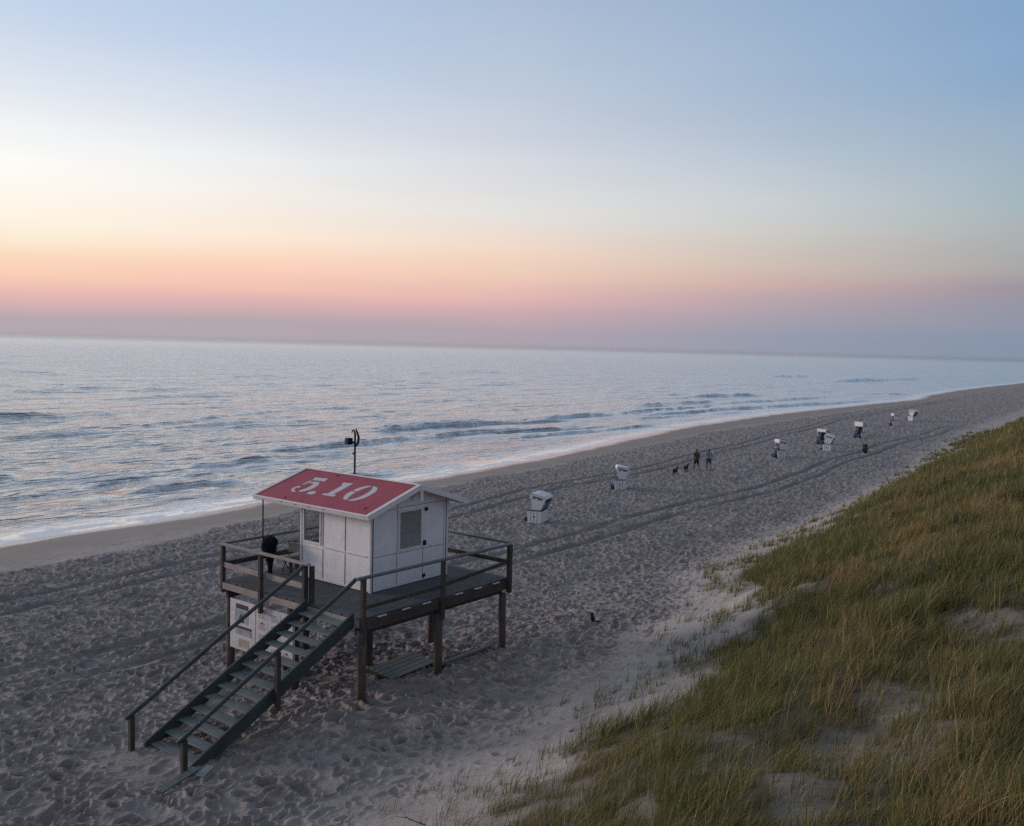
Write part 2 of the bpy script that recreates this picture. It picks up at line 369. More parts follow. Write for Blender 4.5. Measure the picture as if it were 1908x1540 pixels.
o = np_mesh('beach_sand', np.stack([X, Y, Z], 1), F[:, ::-1], m_sand, {'tramp': T*(1-.2*rut), 'rut': rut*T, 'damp': damp, 'wrack': np.exp(-((damp-.35)/.22)**2)*(damp > .02), 'wet': wet, 'veg': veg})
tag(o, kind='structure')

# ------------------------------------------------------------------ sea
al = np.concatenate([np.linspace(-60, -31, 60, endpoint=False), np.linspace(-31, 31, 900, endpoint=False), np.linspace(31, 75, 90)])
dep = np.concatenate([np.linspace(14.5, 1.2, 760, endpoint=False), np.linspace(1.2, .04, 120), np.array([])])
rr = 11.0/np.tan(np.radians(dep)); th = HEAD + np.radians(al)
X = CAM[0] + rr[:, None]*np.cos(th)[None]; Y = CAM[1] + rr[:, None]*np.sin(th)[None]
rad = np.repeat(rr, len(al)); sh = X.shape; X = X.ravel(); Y = Y.ravel()
S = shore(X); d = Y - S
step = np.gradient(rr); step = np.repeat(step, len(al))
h = np.zeros_like(X)
for k in range(46):
    lam = 1.6*(26/1.6)**((k+RNG.random())/46); ang = R(RNG.normal(0, 16 if lam > 8 else 34)); ph = RNG.random()*6.28
    amp = .0046*lam**.66*(1.1 if lam > 10 else 1.0); kx, ky = math.sin(ang)*2*PI/lam, math.cos(ang)*2*PI/lam
    vis = np.clip(1.6-step*2.2/lam*1.0, .0, 1)                       # waves finer than the mesh are left to the relief
    s_ = np.sin(kx*X + ky*Y + ph + .8*vnoise(X/(lam*3), Y/(lam*3), 200+k))
    h += amp*vis*(s_ + .25*s_*s_)
for q, (dist_, am) in enumerate(((9, .10), (15, .13), (24, .16), (33, .16), (44, .18), (58, .2), (75, .22), (98, .24), (125, .28), (165, .3))):
    u = d - dist_ - 3.5*fbm(X/26., X*0+q, 270, 3); env = sstep(fbm(X/16., X*0+2*q, 275, 2), -.15, .3)
    wd = .55+.012*dist_; h += am*env*np.where(u < 0, np.exp(-(u/wd)**2), np.exp(-(u/(wd*3.2))**2))
h *= .35 + .65*sstep(d, 1, 14)
h *= .75 + .6*sstep(fbm(X/30, Y/22, 210, 2), -.2, .35)
foamv = np.zeros_like(X)
# breaking and steepening crests: polyline along the shore, height, front width, back width, foam
CRESTS = [([64, 69, 79, 98, 103], [67.9, 67.7, 67.1, 65.0, 64.4], .42, 1.3, 4.5, .9),
          ([40, 45, 58, 74, 92, 98], [58.0, 58.5, 60.4, 58.2, 54.9, 54], .32, 1.3, 4, .6),
          ([99, 104, 120, 148, 154], [67.9, 67.7, 66.9, 65.4, 65], .40, 1.4, 4.5, .9),
          ([33, 36, 43, 51, 58, 62], [40.2, 39.9, 38.6, 38.8, 40.2, 41], .36, 1.1, 3.2, .25),
          ([34, 39, 45, 53, 56], [110.8, 110.5, 108.5, 109.4, 109.6], .22, 1.5, 5, .06),
          ([24, 30, 39, 59, 66], [83.4, 83.9, 84.1, 86.5, 87], .20, 1.4, 4, .03),
          ([44, 48, 70, 90, 97], [89, 90, 101, 101.6, 102], .17, 1.3, 4.5, .04),
          ([18, 21, 24, 27, 29], [44.7, 44.9, 45.2, 45.1, 45], .14, .8, 2.4, .08),
          ([15, 18, 22, 25], [37.2, 37.0, 37.5, 37.8], .13, .7, 2, .15),
          ([8, 12, 16, 21, 24], [47.4, 47.9, 49.1, 50.6, 51], .13, .8, 2.4, .06),
          ([340, 360, 400, 438, 450], [111, 110.8, 108.5, 108, 108], .75, 3, 8, .2),
          ([240, 251, 262, 280, 290], [68, 66, 61, 58.5, 58], .45, 1.7, 5, .9),
          ([136, 141, 155, 165, 170], [74.3, 74.5, 75.2, 73.4, 73], .4, 1.7, 5, .5),
          ([60, 63, 69, 73], [42, 41.9, 41.9, 42.2], .28, 1.0, 3, .5),
          ([70, 76, 100, 112], [52, 52, 51, 50.5], .2, .9, 3, .8), ([104, 110, 135, 150], [59, 58.6, 57, 56], .24, 1.1, 3, .9), ([26, 32, 50, 60], [52, 52.2, 52.4, 52], .16, .9, 3, .5), ([150, 160, 200, 230], [71, 70, 68, 66], .3, 1.5, 4, .5),
          ([176, 186, 205, 214], [85.5, 85.1, 83.3, 83], .5, 2.2, 6, .1),
          ([370, 382, 410, 420], [149, 148.6, 147.4, 147], .6, 3, 8, .1),
          ([120, 126, 150, 179, 229, 236], [62.8, 62.5, 60.3, 57.9, 53.5, 53], .36, 1.5, 5, .9)]
for i, (cx, cy, hh_, wf, wb, fm) in enumerate(CRESTS):
    m = (X > cx[0]-3) & (X < cx[-1]+3); m &= np.abs(Y-np.interp(X, cx, cy)) < 30
    x, y = X[m], Y[m]
    c_ = np.interp(x, cx, cy) + .7*fbm(x/5., x*0+i, 220, 3)
    env = sstep(x, cx[0], cx[1])*(1-sstep(x, cx[-2], cx[-1]))*np.clip(1.0+.9*fbm(x/9., x*0+3*i, 230, 3)+.5*fbm(x/1.4, y/1.4, 235, 2), .2, 1.5)
    u = y - c_
    wf *= .72; pr = np.where(u < 0, np.exp(-(u/(wf*.62))**2), np.exp(-(u/(wb*.75))**2))
    tro = -.28*np.exp(-((u+wf*1.5)/(wf*.9))**2)
    h[m] += hh_*env*(pr + tro)
    f_ = np.exp(-((u-wf*.15)/(.4*wf))**2)*fm*.9 + np.where(u < 0, np.exp(-((u+wf*3.2)/(wf*1.8))**2), 0)*fm*1.25
    foamv[m] = np.maximum(foamv[m], f_*np.clip(env, 0, 1.1))
sw = (.9 + .7*sstep(-X, -30, -6)) + .8*fbm(X/6., X*0, 240, 3)
foamv = np.maximum(foamv, (.62+.5*vnoise(X/1.7, Y/.8, 245))*(1-sstep(d, sw*.5, sw*1.9)))
foamv = np.maximum(foamv, .55*np.exp(-((d-3.2-1.6*fbm(X/7., X*0, 246, 3))/.45)**2)*(vnoise(X/5., X*0, 247) > -.15))
foamv = np.maximum(foamv, (.30+.55*fbm(X/4., Y/1.6, 250, 3))*(1-sstep(d, 3, 16)))
foamv = np.maximum(foamv, .2*sstep(fbm(X/14, Y/9, 260, 3), .05, .4)*(1-sstep(d, 20, 45)))
Zs = SEA + h
Zs = SEA + .02*(1-sstep(d, 0, 3)) + h*(.1+.9*sstep(d, 1.0, 6))
idx = np.arange(len(X)).reshape(sh)
F = np.stack([idx[:-1, :-1], idx[:-1, 1:], idx[1:, 1:], idx[1:, :-1]], -1).reshape(-1, 4)
F = F[(d[F] > -2.5).any(1)]
o = np_mesh('sea', np.stack([X, Y, Zs], 1), F[:, ::-1], m_sea, {'foam': np.clip(foamv, 0, 1), 'calm': 1-sstep(d, 1.2, 4.5), 'unresolved': sstep(rad, 50, 320), 'veryfar': sstep(rad, 350, 2200), 'offing_fade': sstep(rad, 450, 4500)})
tag(o, kind='structure')

# ------------------------------------------------------------------ marram grass: blades in windblown tufts
GOLD = [(9.6, -9.0, 2.4, .8), (12.5, -9.8, 3.0, .9), (16.5, -11.0, 2.5, 1.0), (-.6, -12.5, 1.2, .7), (-2.0, -8.4, 1.2, .6), (-6.0, -15.4, .8, .5), (33, -8.3, 6, 1.5), (24, -7, 3, .9), (52, -4, 6, 1.2)]
def goldness(x, y):
    g = .45*sstep(fbm(x/3.1, y/2.2, 300, 3), .0, .32)
    for gx, gy, r1, r2 in GOLD:
        c_, s_ = math.cos(.35), math.sin(.35); dx, dy = x-gx, y-gy
        q = np.hypot((dx*c_+dy*s_)/r1, (-dx*s_+dy*c_)/r2); g = np.maximum(g, .95*(1-sstep(q+.5*fbm(x/1.1, y/1.1, 305, 2), .5, 1.3)))
    return g
def in_view(x, y, wide=36):
    a = np.degrees(np.arctan2(y-CAM[1], x-CAM[0])) - math.degrees(HEAD)
    return (a > -wide) & (a < wide)
def make_grass(name, tufts, hscale, wscale, seg=3):
    """tufts: x, y, blade count, height, spread, gold"""
    bx, by, bh, bg, rr_ = [], [], [], [], []
    for k in range(1):
        n = tufts[:, 2].astype(int); rep = np.repeat(np.arange(len(tufts)), n); N = len(rep)
        r = np.sqrt(RNG.random(N))*tufts[rep, 4]; a = RNG.random(N)*2*PI
        x = tufts[rep, 0]+r*np.cos(a); y = tufts[rep, 1]+r*np.sin(a)
        H = tufts[rep, 3]*(.40+.65*RNG.random(N)+.45*(RNG.random(N) < .06))*hscale; gold = tufts[rep, 5]
        out_a = a; dist = np.hypot(x-CAM[0], y-CAM[1])
    z = base(x, y) - .03
    # wind from the sea bends the blades landward and along the beach
    wx, wy = .72, -.69
    tl_ = RNG.normal(0, .45, len(tufts))[rep]; tk = RNG.uniform(.55, 1.35, len(tufts))[rep]
    lean = (.20+.42*RNG.random(N))*H*tk; sp = (.14+.52*RNG.random(N)**1.4)*H; ra = out_a + RNG.normal(0, .9, N)
    c1, s1 = np.cos(tl_), np.sin(tl_); wx, wy = wx*c1-wy*s1, wx*s1+wy*c1
    ex, ey = lean*wx + sp*np.cos(ra), lean*wy + sp*np.sin(ra)
    W = (.0036+.0036*RNG.random(N))*wscale*np.maximum(1, dist/17.)
    fa = RNG.random(N)*PI; sx, sy = np.cos(fa)*W, np.sin(fa)*W
    hz = np.sqrt(np.maximum(H**2-(ex**2+ey**2), (.35*H)**2))
    V = []; ts = np.linspace(0, 1, seg+1)
    for t in ts:
        cx, cy, cz = x+ex*t**1.8, y+ey*t**1.8, z+hz*(t*(1.18-.18*t))
        w = (1-t)**.7 if t < 1 else 0.06
        V.append(np.stack([cx-sx*w, cy-sy*w, cz], 1)); V.append(np.stack([cx+sx*w, cy+sy*w, cz], 1))
    V = np.stack(V, 1).reshape(-1, 3)                                 # N, 2(seg+1), 3
    k = 2*(seg+1); b0 = np.arange(N)[:, None]*k
    F = np.concatenate([np.stack([b0+2*s, b0+2*s+1, b0+2*s+3, b0+2*s+2], 2) for s in range(seg)], 1).reshape(-1, 4)
    g1 = np.array([.072, .088, .030]); g2 = np.array([.165, .170, .060]); gd = np.array([.30, .215, .088]); st = np.array([.36, .31, .18])
    u = RNG.random((N, 1)); colr = g1+(g2-g1)*u
    isg = (RNG.random(N) < gold*.78)[:, None]; iss = (RNG.random(N) < .08+.10*gold)[:, None]
    colr = np.where(isg, gd*(.6+.6*u), colr); colr = np.where(iss, st*(.6+.6*u), colr)
    tipc = np.minimum(colr*1.15+np.array([.03, .018, .0]), .5)
    cc = np.stack([colr + (tipc-colr)*t for t in np.repeat(ts, 2)], 1).reshape(-1, 3)
    cc = np.concatenate([cc, np.ones((len(cc), 1))], 1)
    return np_mesh(name, V, F, m_grass, {'tint': cc})
def scatter(n, x0, x1, y0, y1): return RNG.uniform(x0, x1, n), RNG.uniform(y0, y1, n)
rows = []
for (x0, x1, y0, y1, dens, nb, sprd, hh_) in ((-13, 22, -24, 0, 23, 30, .17, .64), (22, 60, -20, 4, 9, 28, .30, .68), (60, 170, -30, 16, 2.0, 24, .60, .74), (170, 420, -60, 40, .16, 20, 1.7, .9)):
    n = int((x1-x0)*(y1-y0)*dens); x, y = scatter(n, x0, x1, y0, y1)
    m = in_view(x, y) & (np.hypot(x-CAM[0], y-CAM[1]) > 4.5); x, y = x[m], y[m]
    dn = veg_density(x, y); dn = dn*(.60+.40*sstep(fbm(x/.75, y/.75, 315, 2), -.22, .05)); m = RNG.random(len(x)) < dn; x, y, dn = x[m], y[m], dn[m]
    g = goldness(x, y); hv = hh_*(.45+.85*(vnoise(x/1.1, y/1.1, 310)+.5))*RNG.uniform(.7, 1.15, len(x))
    rows.append(np.stack([x, y, nb*(.5+.7*RNG.random(len(x))), hv, np.full(len(x), sprd), g], 1))
dense = np.concatenate(rows)
o = make_grass('dune_grass', dense, 1.0, 1.0)
tag(o, 'dense olive and golden marram grass bending in the wind over the dune', 'grass', kind='stuff')
# thin tufts on the open sand along the edge and in the blowouts
x, y = scatter(60000, -11, 120, -16, 12)
m = in_view(x, y) & (np.abs(veg_edge(x)-y-4) < 9); x, y = x[m], y[m]; t = veg_edge(x)-y
cl = vnoise(x/1.3, y/1.1, 320)+.5
pr = .75*sstep(t, -3.3, .0)*(1-sstep(t, .9, 3.0))*sstep(cl, .30, .72) + .22*bare(x, y)*(t > 0)*sstep(cl, .3, .7) + .07*sstep(t, -4.2, -1.5)*(1-sstep(t, 0, 1))*(cl > .55)
m = (RNG.random(len(x)) < pr) & (foot(x)-y > -2.5); x, y = x[m], y[m]
sparse = np.stack([x, y, 4+9*RNG.random(len(x)), .26+.26*RNG.random(len(x)), np.full(len(x), .11), .15+0*x], 1)
o = make_grass('sparse_dune_grass', sparse, 1.0, .95)
tag(o, 'thin scattered grass sprouting from the pale sand at the dune foot', 'grass', kind='stuff')

# ------------------------------------------------------------------ raised platform
def W(a, b, z): return (b, a, z+DZ)              # tower frame: a seaward, b along the beach, z above the deck
A_, B_ = 5.84, 5.93
plat = thing('raised_platform', 'dark timber platform on round posts with railings and a long stair to the sand', 'platform', (0, 0, 0))
mb = MB(); k = 0; a = 0.0
while a < A_-.01:
    a1 = min(a+.143, A_); mb.box((-.04+.006*((k*7) % 5-2), a, DZ-.045), (B_+.03+.006*((k*3) % 5-2), a1-.005, DZ)); a += .148; k += 1
mb.build('deck', M_deck, plat, .003)
def seg(name, mat, *args, parent=plat, bevel=.006): return MB().beam(*args).build(name, mat, parent, bevel)
seg('fascia_beam', M_post, W(-.03, -.02, -.185), W(-.03, B_+.02, -.185), .07, .27)
seg('fascia_beam', M_pale, W(.02, -.06, -.150), W(A_, -.06, -.150), .05, .19)
seg('fascia_beam', M_post, W(A_-.02, 0, -.16), W(A_-.02, B_, -.16), .06, .22)
seg('fascia_beam', M_post, W(.02, B_+.0, -.16), W(A_-.06, B_+.0, -.16), .06, .22)
for b in (.12, 1.55, 2.95, 4.4, 5.75): seg('joist', M_post, W(.05, b, -.18), W(A_-.08, b, -.18), .09, .22)
for a in (.22, 2.9, 5.7): seg('bearer', M_post, W(a, .0, -.40), W(a, B_-.05, -.40), .12, .20)
for i, b in enumerate((.62, 1.50, 2.30, 3.62, 4.45, 5.28)):
    MB().box((b-.15, -.105, DZ-.052), (b+.15, -.069, DZ-.022)).build('edge_strip', M_strip, plat, .003)  # short pale strips in a row just below the deck edge
for (a, b, r) in ((.02, .02, .125), (.05, 2.93, .12), (.05, 5.78, .115), (2.88, .2, .12), (2.86, 2.95, .12), (2.9, 5.7, .12), (5.75, .16, .12), (5.75, 2.95, .12), (5.75, 5.75, .12)):
    g = gz(b, a); top = W(a, b, -.46)
    if b < .1 and a < .1: top = W(a, b, -.30)
    MB().tube([(b, a, g-.5), (b+.005, a, g+.6), (b-.004, a+.004, DZ-.9), top], [r*1.03, r, r*.97, r*.95], 16).build('pile', M_pile, plat)
# railing
RZ = 1.06
def rpost(a, b, z0, z1, w=.10, d=.12, m=M_post): MB().beam(W(a, b, z0), W(a, b, z1), w, d, 0, (1, 0, 0)).build('railing_post', m, plat, .008)
rpost(-.07, -.03, -.62, 1.03, .12, .12); rpost(-.12, 2.9, -.62, 1.02); rpost(-.12, 5.86, -.42, 1.02, .13, .13)
rpost(A_+.01, -.03, -.36, 1.02, .11, .11); rpost(3.95, -.14, -.60, 1.02, .11, .12); rpost(2.16, -.06, -.30, 1.03, .11, .13); rpost(2.02, .06, -.06, 1.01, .10, .12)
rpost(A_+.05, 2.9, -.35, 1.02); rpost(A_+.05, 5.86, -.35, 1.02, .12, .12); rpost(2.95, 5.98, -.35, 1.02)
seg('top_rail', M_rail, W(-.06, -.24, RZ), W(-.09, B_+.05, RZ-.02), .12, .075, bevel=.02)
seg('top_rail', M_pale, W(2.0, -.06, RZ+.01), W(A_+.09, -.06, RZ), .135, .055)
seg('top_rail', M_rail, W(A_+.06, .01, RZ), W(A_+.06, B_+.05, RZ), .12, .06)
seg('top_rail', M_rail, W(-.02, B_+.06, RZ), W(A_, B_+.06, RZ), .11, .055)
seg('middle_rail', M_post, W(-.05, .03, .28), W(-.05, 2.86, .30), .07, .10, bevel=.02)
seg('middle_rail', M_post, W(-.05, 2.94, .32), W(-.05, 5.82, .50), .07, .10, bevel=.02)
seg('middle_rail', M_pale, W(2.2, -.03, .44), W(A_+.02, -.03, .46), .045, .15)
seg('middle_rail', M_post, W(A_+.02, .03, .46), W(A_+.02, 5.8, .46), .045, .14)
seg('middle_rail', M_post, W(-.02, B_+.02, .48), W(A_, B_+.02, .48), .045, .12)
# stair
def line(b, z0, sl): return z0 + sl*b
SL = .515; st = MB().build('staircase', M_green, plat)
for a, nm in ((.22, 'r'), (2.06, 'l')):
    m = MB(); d = Vector(W(0, -1, -SL))-Vector(W(0, 0, 0)); d.normalize()
    z1 = gz(-4.75, a)-DZ-.06
    poly = [(-.09, .14), (-.09, -.24), (-4.15, -.24-4.06*SL+.02), (-4.78, z1), (-4.78, .14-4.69*SL), ]
    m.prism(poly, W(a-.03, 0, 0), (1, 0, 0), (0, 0, 1), (0, 1, 0), 0, .06)
    m.build('stringer', M_green, st, .006)
for i in range(13):
    b = -.25 - .353*i; z = -.155 - .1815*i
    MB().box((b-.165, .26, DZ+z-.04), (b+.15, 2.02, DZ+z)).build('tread', M_tread, st, .008)
def hand(a): 
    m = MB(); m.tube([W(a-.02, -.16, 1.04), W(a, -.42, .87), W(a, -2.6, -.25), W(a, -4.75, -1.40), W(a, -5.2, -1.62)], [.052, .052, .05, .05, .052], 10); return m
hand(.08).build('stair_handrail', M_green, st); hand(2.12).build('stair_handrail', M_green, st)
for a, b, zt, zb in ((.08, -5.03, -1.58, None), (2.14, -5.05, -1.60, None), (.10, -2.55, -.27, -1.68)):
    g = gz(b, a)-DZ-.3 if zb is None else zb
    MB().beam(W(a, b, g), W(a, b, zt), .115, .115, 0, (1, 0, 0)).build('newel_post', M_post, st, .008)

# ------------------------------------------------------------------ lifeguard hut on the deck
hut = thing('lifeguard_hut', 'white panelled lifeguard hut with red 5.10 roof standing on the timber platform', 'hut', (0, 0, 0))
a0, a1, b0, b1, ez = 1.62, 4.60, 1.80, 4.96, 2.30
bm_, rz_, be, ae0, ae1 = 3.378, 2.94, 1.348, 1.235, 6.24
T = .05
def panel_wall(name, lo, hi, mat=M_white): return MB().box((lo[1], lo[0], lo[2]+DZ), (hi[1], hi[0], hi[2]+DZ)).build(name, mat, hut, .003)
zin = lambda b: ez + (rz_-.075-ez)*(1-abs(b-bm_)/(bm_-be)) if True else 0
# front wall (b = b0) built around its window
m = MB()
def bx(m, a_0, a_1, b_0, b_1, z0, z1, mi=0): m.box((min(b_0, b_1), min(a_0, a_1), z0+DZ), (max(b_0, b_1), max(a_0, a_1), z1+DZ), mi)
wa0, wa1, wz0, wz1 = 3.70, 4.50, 1.06, 2.14
zt = zin(b0)-.03
bx(m, a0+.06, wa0, b0, b0+T, .02, zt); bx(m, wa0, a1-.03, b0, b0+T, .02, wz0); bx(m, wa0, wa1, b0, b0+T, wz1, zt); bx(m, wa1, a1-.03, b0, b0+T, wz0, zt)
fw = m.build('wall', M_white, hut, .002)
def window(par, mk, u0, u1, z0, z1, glass):
    """mk(u0,u1,w0,w1,z0,z1) -> box limits; frame 6 cm, pane set back"""
    m = MB(); f = .055
    for q in ((u0, u0+f, z0, z1), (u1-f, u1, z0, z1), (u0+f, u1-f, z0, z0+f), (u0+f, u1-f, z1-f, z1)): mk(m, q[0], q[1], -.022, .03, q[2], q[3])
    o = m.build('window', M_trim, par, .003)
    m = MB(); mk(m, u0+f-.004, u1-f+.004, .012, .020, z0+f-.004, z1-f+.004)
    return o, m.build('window_pane', glass, par)
mkF = lambda m, u0, u1, w0, w1, z0, z1: bx(m, u0, u1, b0+w0, b0+w1, z0, z1)
window(fw, mkF, wa0, wa1, wz0, wz1, m_glass)
m = MB()
for u in (wa0-.09, 2.66): 
    bx(m, u-.012, u+.012, b0-.006, b0+.004, .08, .97); bx(m, u-.012, u+.012, b0-.006, b0+.004, 1.03, zt-.02)
bx(m, a0+.02, wa0-.12, b0-.004, b0+.004, .995, 1.003); bx(m, wa0+.0, wa1, b0-.004, b0+.004, .93, .937)
bx(m, wa1+.02, wa1+.035, b0-.004, b0+.004, .05, .93)
m.build('panel_joint', M_seam, fw)
m = MB(); bx(m, 1.74, 3.55, b0-.012, b0-.001, 1.006, 1.05); bx(m, 1.68, a1-.06, b0-.014, b0-.001, .03, .085); m.build('batten', M_trim, fw, .002)
# gable wall facing the dune (a = a0)
def gable_poly(bA, bB, drop): return [(bA, .02), (bB, .02), (bB, zin(bB)-drop), (bm_, zin(bm_)-drop), (bA, zin(bA)-drop)]
gwz0, gwz1, gb0, gb1 = 1.02, 2.20, 2.88, 3.86
gw = MB()
gw.prism([(b0+.06, .02), (gb0, .02), (gb0, zin(gb0)-.03), (b0+.06, zin(b0+.06)-.03)], W(a0, 0, 0), (1, 0, 0), (0, 0, 1), (0, 1, 0), 0, T)
gw.prism([(gb1, .02), (b1-.04, .02), (b1-.04, zin(b1-.04)-.03), (gb1, zin(gb1)-.03)], W(a0, 0, 0), (1, 0, 0), (0, 0, 1), (0, 1, 0), 0, T)
gw.prism([(gb0, .02), (gb1, .02), (gb1, gwz0), (gb0, gwz0)], W(a0, 0, 0), (1, 0, 0), (0, 0, 1), (0, 1, 0), 0, T)
gw.prism([(gb0, gwz1), (gb1, gwz1), (gb1, zin(gb1)-.03), (bm_, zin(bm_)-.03), (gb0, zin(gb0)-.03)], W(a0, 0, 0), (1, 0, 0), (0, 0, 1), (0, 1, 0), 0, T)
gw = gw.build('wall', M_white, hut)
mkG = lambda m, u0, u1, w0, w1, z0, z1: bx(m, a0+w0, a0+w1, u0, u1, z0, z1)
window(gw, mkG, gb0, gb1, gwz0, gwz1, m_reflpane)
m = MB(); t_ = .007
for u, z0, z1 in ((2.83, .06, zin(2.83)-.1), (3.90, .06, 1.0)): bx(m, a0-.004, a0+.004, u-t_, u+t_, z0, z1)
bx(m, a0-.004, a0+.004, b0+.1, 2.80, .985, .995); bx(m, a0-.004, a0+.004, 2.86, 4.85, .96, .97); bx(m, a0-.004, a0+.004, 2.85, 4.85, 2.29, 2.30); bx(m, a0-.004, a0+.004, b0+.1, 2.8, 2.27, 2.278)
bx(m, a0-.004, a0+.004, 4.80, 4.81, .05, 2.35)
m.build('panel_joint', M_seam, gw)
for q in (b0+.066, b1-.07): m = MB(); bx(m, a0-.006, a0+.03, q, q+.034, .03, zin(q)-.05); m.build('corner_gap', M_seam, gw)
MB().tube([W(a0-.055, 4.0, 2.13), W(a0+.0, 4.0, 2.13)], .058, 14).build('bulkhead_lamp', M_black, hut)
m = MB(); bx(m, a0-.05, a0-.001, 3.90, 4.01, 1.06, 1.20); m.build('lock_box', M_black, hut, .006)
m = MB(); bx(m, a0-.04, a0-.001, 3.90, 4.0, .12, .20); bx(m, a0-.035, a0-.001, 3.93, 3.97, .08, .12); m.build('door_catch', M_black, hut, .006)
for (b, z) in ((4.22, 1.0), (3.42, 2.46), (2.93, 1.98), (2.91, 1.03)):
    MB().tube([W(a0-.008, b, z-.012), W(a0-.008, b, z+.02)], .012, 8).build('fixing', M_black, hut)
# sea side and rear walls, both with a wide window
m = MB(); bx(m, a1-T, a1, b0+.05, b1-.05, .02, .98); bx(m, a1-T, a1, b0+.05, b1-.05, 2.16, 2.30); bx(m, a1-T, a1, 3.95, b1-.05, .98, 2.16)
m.prism([(b0+.05, 2.302), (b1-.05, 2.302), (b1-.05, zin(b1)-.03), (bm_, zin(bm_)-.03), (b0+.05, zin(b0)-.03)], W(a1-T, 0, 0), (1, 0, 0), (0, 0, 1), (0, 1, 0), 0, T)
sw_ = m.build('wall', M_white, hut)
mkS = lambda m, u0, u1, w0, w1, z0, z1: bx(m, a1-w0, a1-w1, u0, u1, z0, z1)
window(sw_, mkS, b0+.06, 3.94, .98, 2.16, m_glass)
m = MB(); bx(m, a0+.06, a1-.06, b1-T, b1, .02, 1.0); bx(m, a0+.06, a1-.06, b1-T, b1, 2.15, zin(b1)-.03); bx(m, a0+.06, 3.2, b1-T, b1, 1.0, 2.15); bx(m, 4.45, a1-.06, b1-T, b1, 1.0, 2.15)
rw = m.build('wall', M_white, hut)
mkR = lambda m, u0, u1, w0, w1, z0, z1: bx(m, u0, u1, b1-w0, b1-w1, z0, z1)
window(rw, mkR, 3.2, 4.45, 1.0, 2.15, m_glass)
m = MB(); bx(m, a0+.06, a1-.06, b0+.06, b1-.06, .004, .02); m.build('floor', M_deck, hut)
for a, b in ((a0-.02, b0-.02), (a1-.045, b0-.02), (a0-.02, b1-.05), (a1-.05, b1-.05)):
    m = MB(); bx(m, a, a+.075, b, b+.075, .004, zin(b)-.02); m.build('corner_post', M_trim, hut, .006)
# roof: two slabs, white edge boards, painted digits
sl = Vector((bm_-be, 0, rz_-ez)); L = sl.length; sl.normalize(); nrm = Vector((-sl.z, 0, sl.x))
roof = MB().frame(W(0, be, ez), (0, 1, 0), sl, nrm, (ae0, 0, -.05), (ae1, L-.002, 0)).build('roof', M_red, hut, .002)
sl2 = Vector((-sl.x, 0, sl.z)); nr2 = Vector((sl.z, 0, sl.x))
MB().frame(W(0, 2*bm_-be, ez), (0, 1, 0), sl2, nr2, (ae0, 0, -.05), (ae1, L-.002, 0)).build('roof_slope', M_red, roof, .002)
def edge(frame_o, s_, n_, lo, hi): return MB().frame(frame_o, (0, 1, 0), s_, n_, lo, hi).build('edge_board', M_trim, roof, .005)
for o_, s_, n_ in ((W(0, be, ez), sl, nrm), (W(0, 2*bm_-be, ez), sl2, nr2)):
    edge(o_, s_, n_, (ae0-.035, -.055, -.12), (ae1+.035, -.003, .022))                 # eave
    edge(o_, s_, n_, (ae0-.035, 0, -.125), (ae0-.003, L-.02, .024)); edge(o_, s_, n_, (ae1+.003, 0, -.125), (ae1+.035, L-.02, .024))
    edge(o_, s_, n_, (ae0-.002, 0, .003), (ae0+.10, L-.02, .021)); edge(o_, s_, n_, (ae1-.05, 0, .003), (ae1+.002, L-.02, .021))
    edge(o_, s_, n_, (ae0+.10, L-.055, .004), (ae1-.05, L-.004, .026))
m = MB(); bx(m, ae0-.06, ae0-.036, bm_-.055, bm_+.055, rz_-.46, rz_+.035); m.build('gable_strut', M_trim, hut, .006)
m = MB(); m.beam(W(ae0-.02, bm_, rz_-.10), W(a0-.0, bm_, rz_-.42), .05, .06); m.build('gable_brace', M_trim, hut, .004)
def glyph(polys):
    m = MB()
    for poly in polys: m.prism([(-x, y) for x, y in poly], Vector(W(0, be, ez)), (0, -1, 0), sl, nrm, .0006, .004)
    return m
def band(pts, w): 
    """ribbon with per point width"""
    Lp, Rp = [], []
    for i, (x, y) in enumerate(pts):
        q0 = pts[max(i-1, 0)]; q1 = pts[min(i+1, len(pts)-1)]; dx, dy = q1[0]-q0[0], q1[1]-q0[1]; l = math.hypot(dx, dy)
        nx, ny = -dy/l*w[i]/2, dx/l*w[i]/2; Lp.append((x+nx, y+ny)); Rp.append((x-nx, y-ny))
    return Lp + Rp[::-1]
def quads(poly_pts, w):
    b = band(poly_pts, w); n = len(poly_pts); return [[b[i], b[i+1], b[2*n-2-i], b[2*n-1-i]] for i in range(n-1)]
# digit outlines in metres on the slope: x towards the sea (mirrored by the viewer), y up the slope
five = [[(5.27, 1.62), (4.72, 1.66), (4.66, 1.46), (5.20, 1.43)]]
five += [[(5.24, 1.37), (5.14, 1.37), (5.17, 1.07), (5.245, 1.05)]]
arc = [(5.10, 1.22), (4.98, 1.30), (4.83, 1.27), (4.74, 1.12), (4.73, .92), (4.80, .74), (4.90, .65)]
five += quads(arc, [.07, .12, .2, .25, .25, .2, .12])
five += quads([(5.01, .585), (5.14, .60), (5.26, .70), (5.30, .80)], [.05, .08, .12, .14]) + [[(5.37, .80), (5.30, .94), (5.17, .94), (5.12, .84)]]
dot = [[(4.47+.03, .58), (4.52, .70), (4.44, .79), (4.30, .79), (4.21, .68), (4.27, .58)]]
one = [[(3.92, 1.50), (3.90, 1.585), (3.54, 1.60), (3.54, 1.45), (3.86, 1.43)][0:5], [(3.80, 1.43), (3.54, 1.45), (3.53, .80), (3.79, .79)], [(3.92, .78), (3.40, .80), (3.40, .68), (3.92, .67)]]
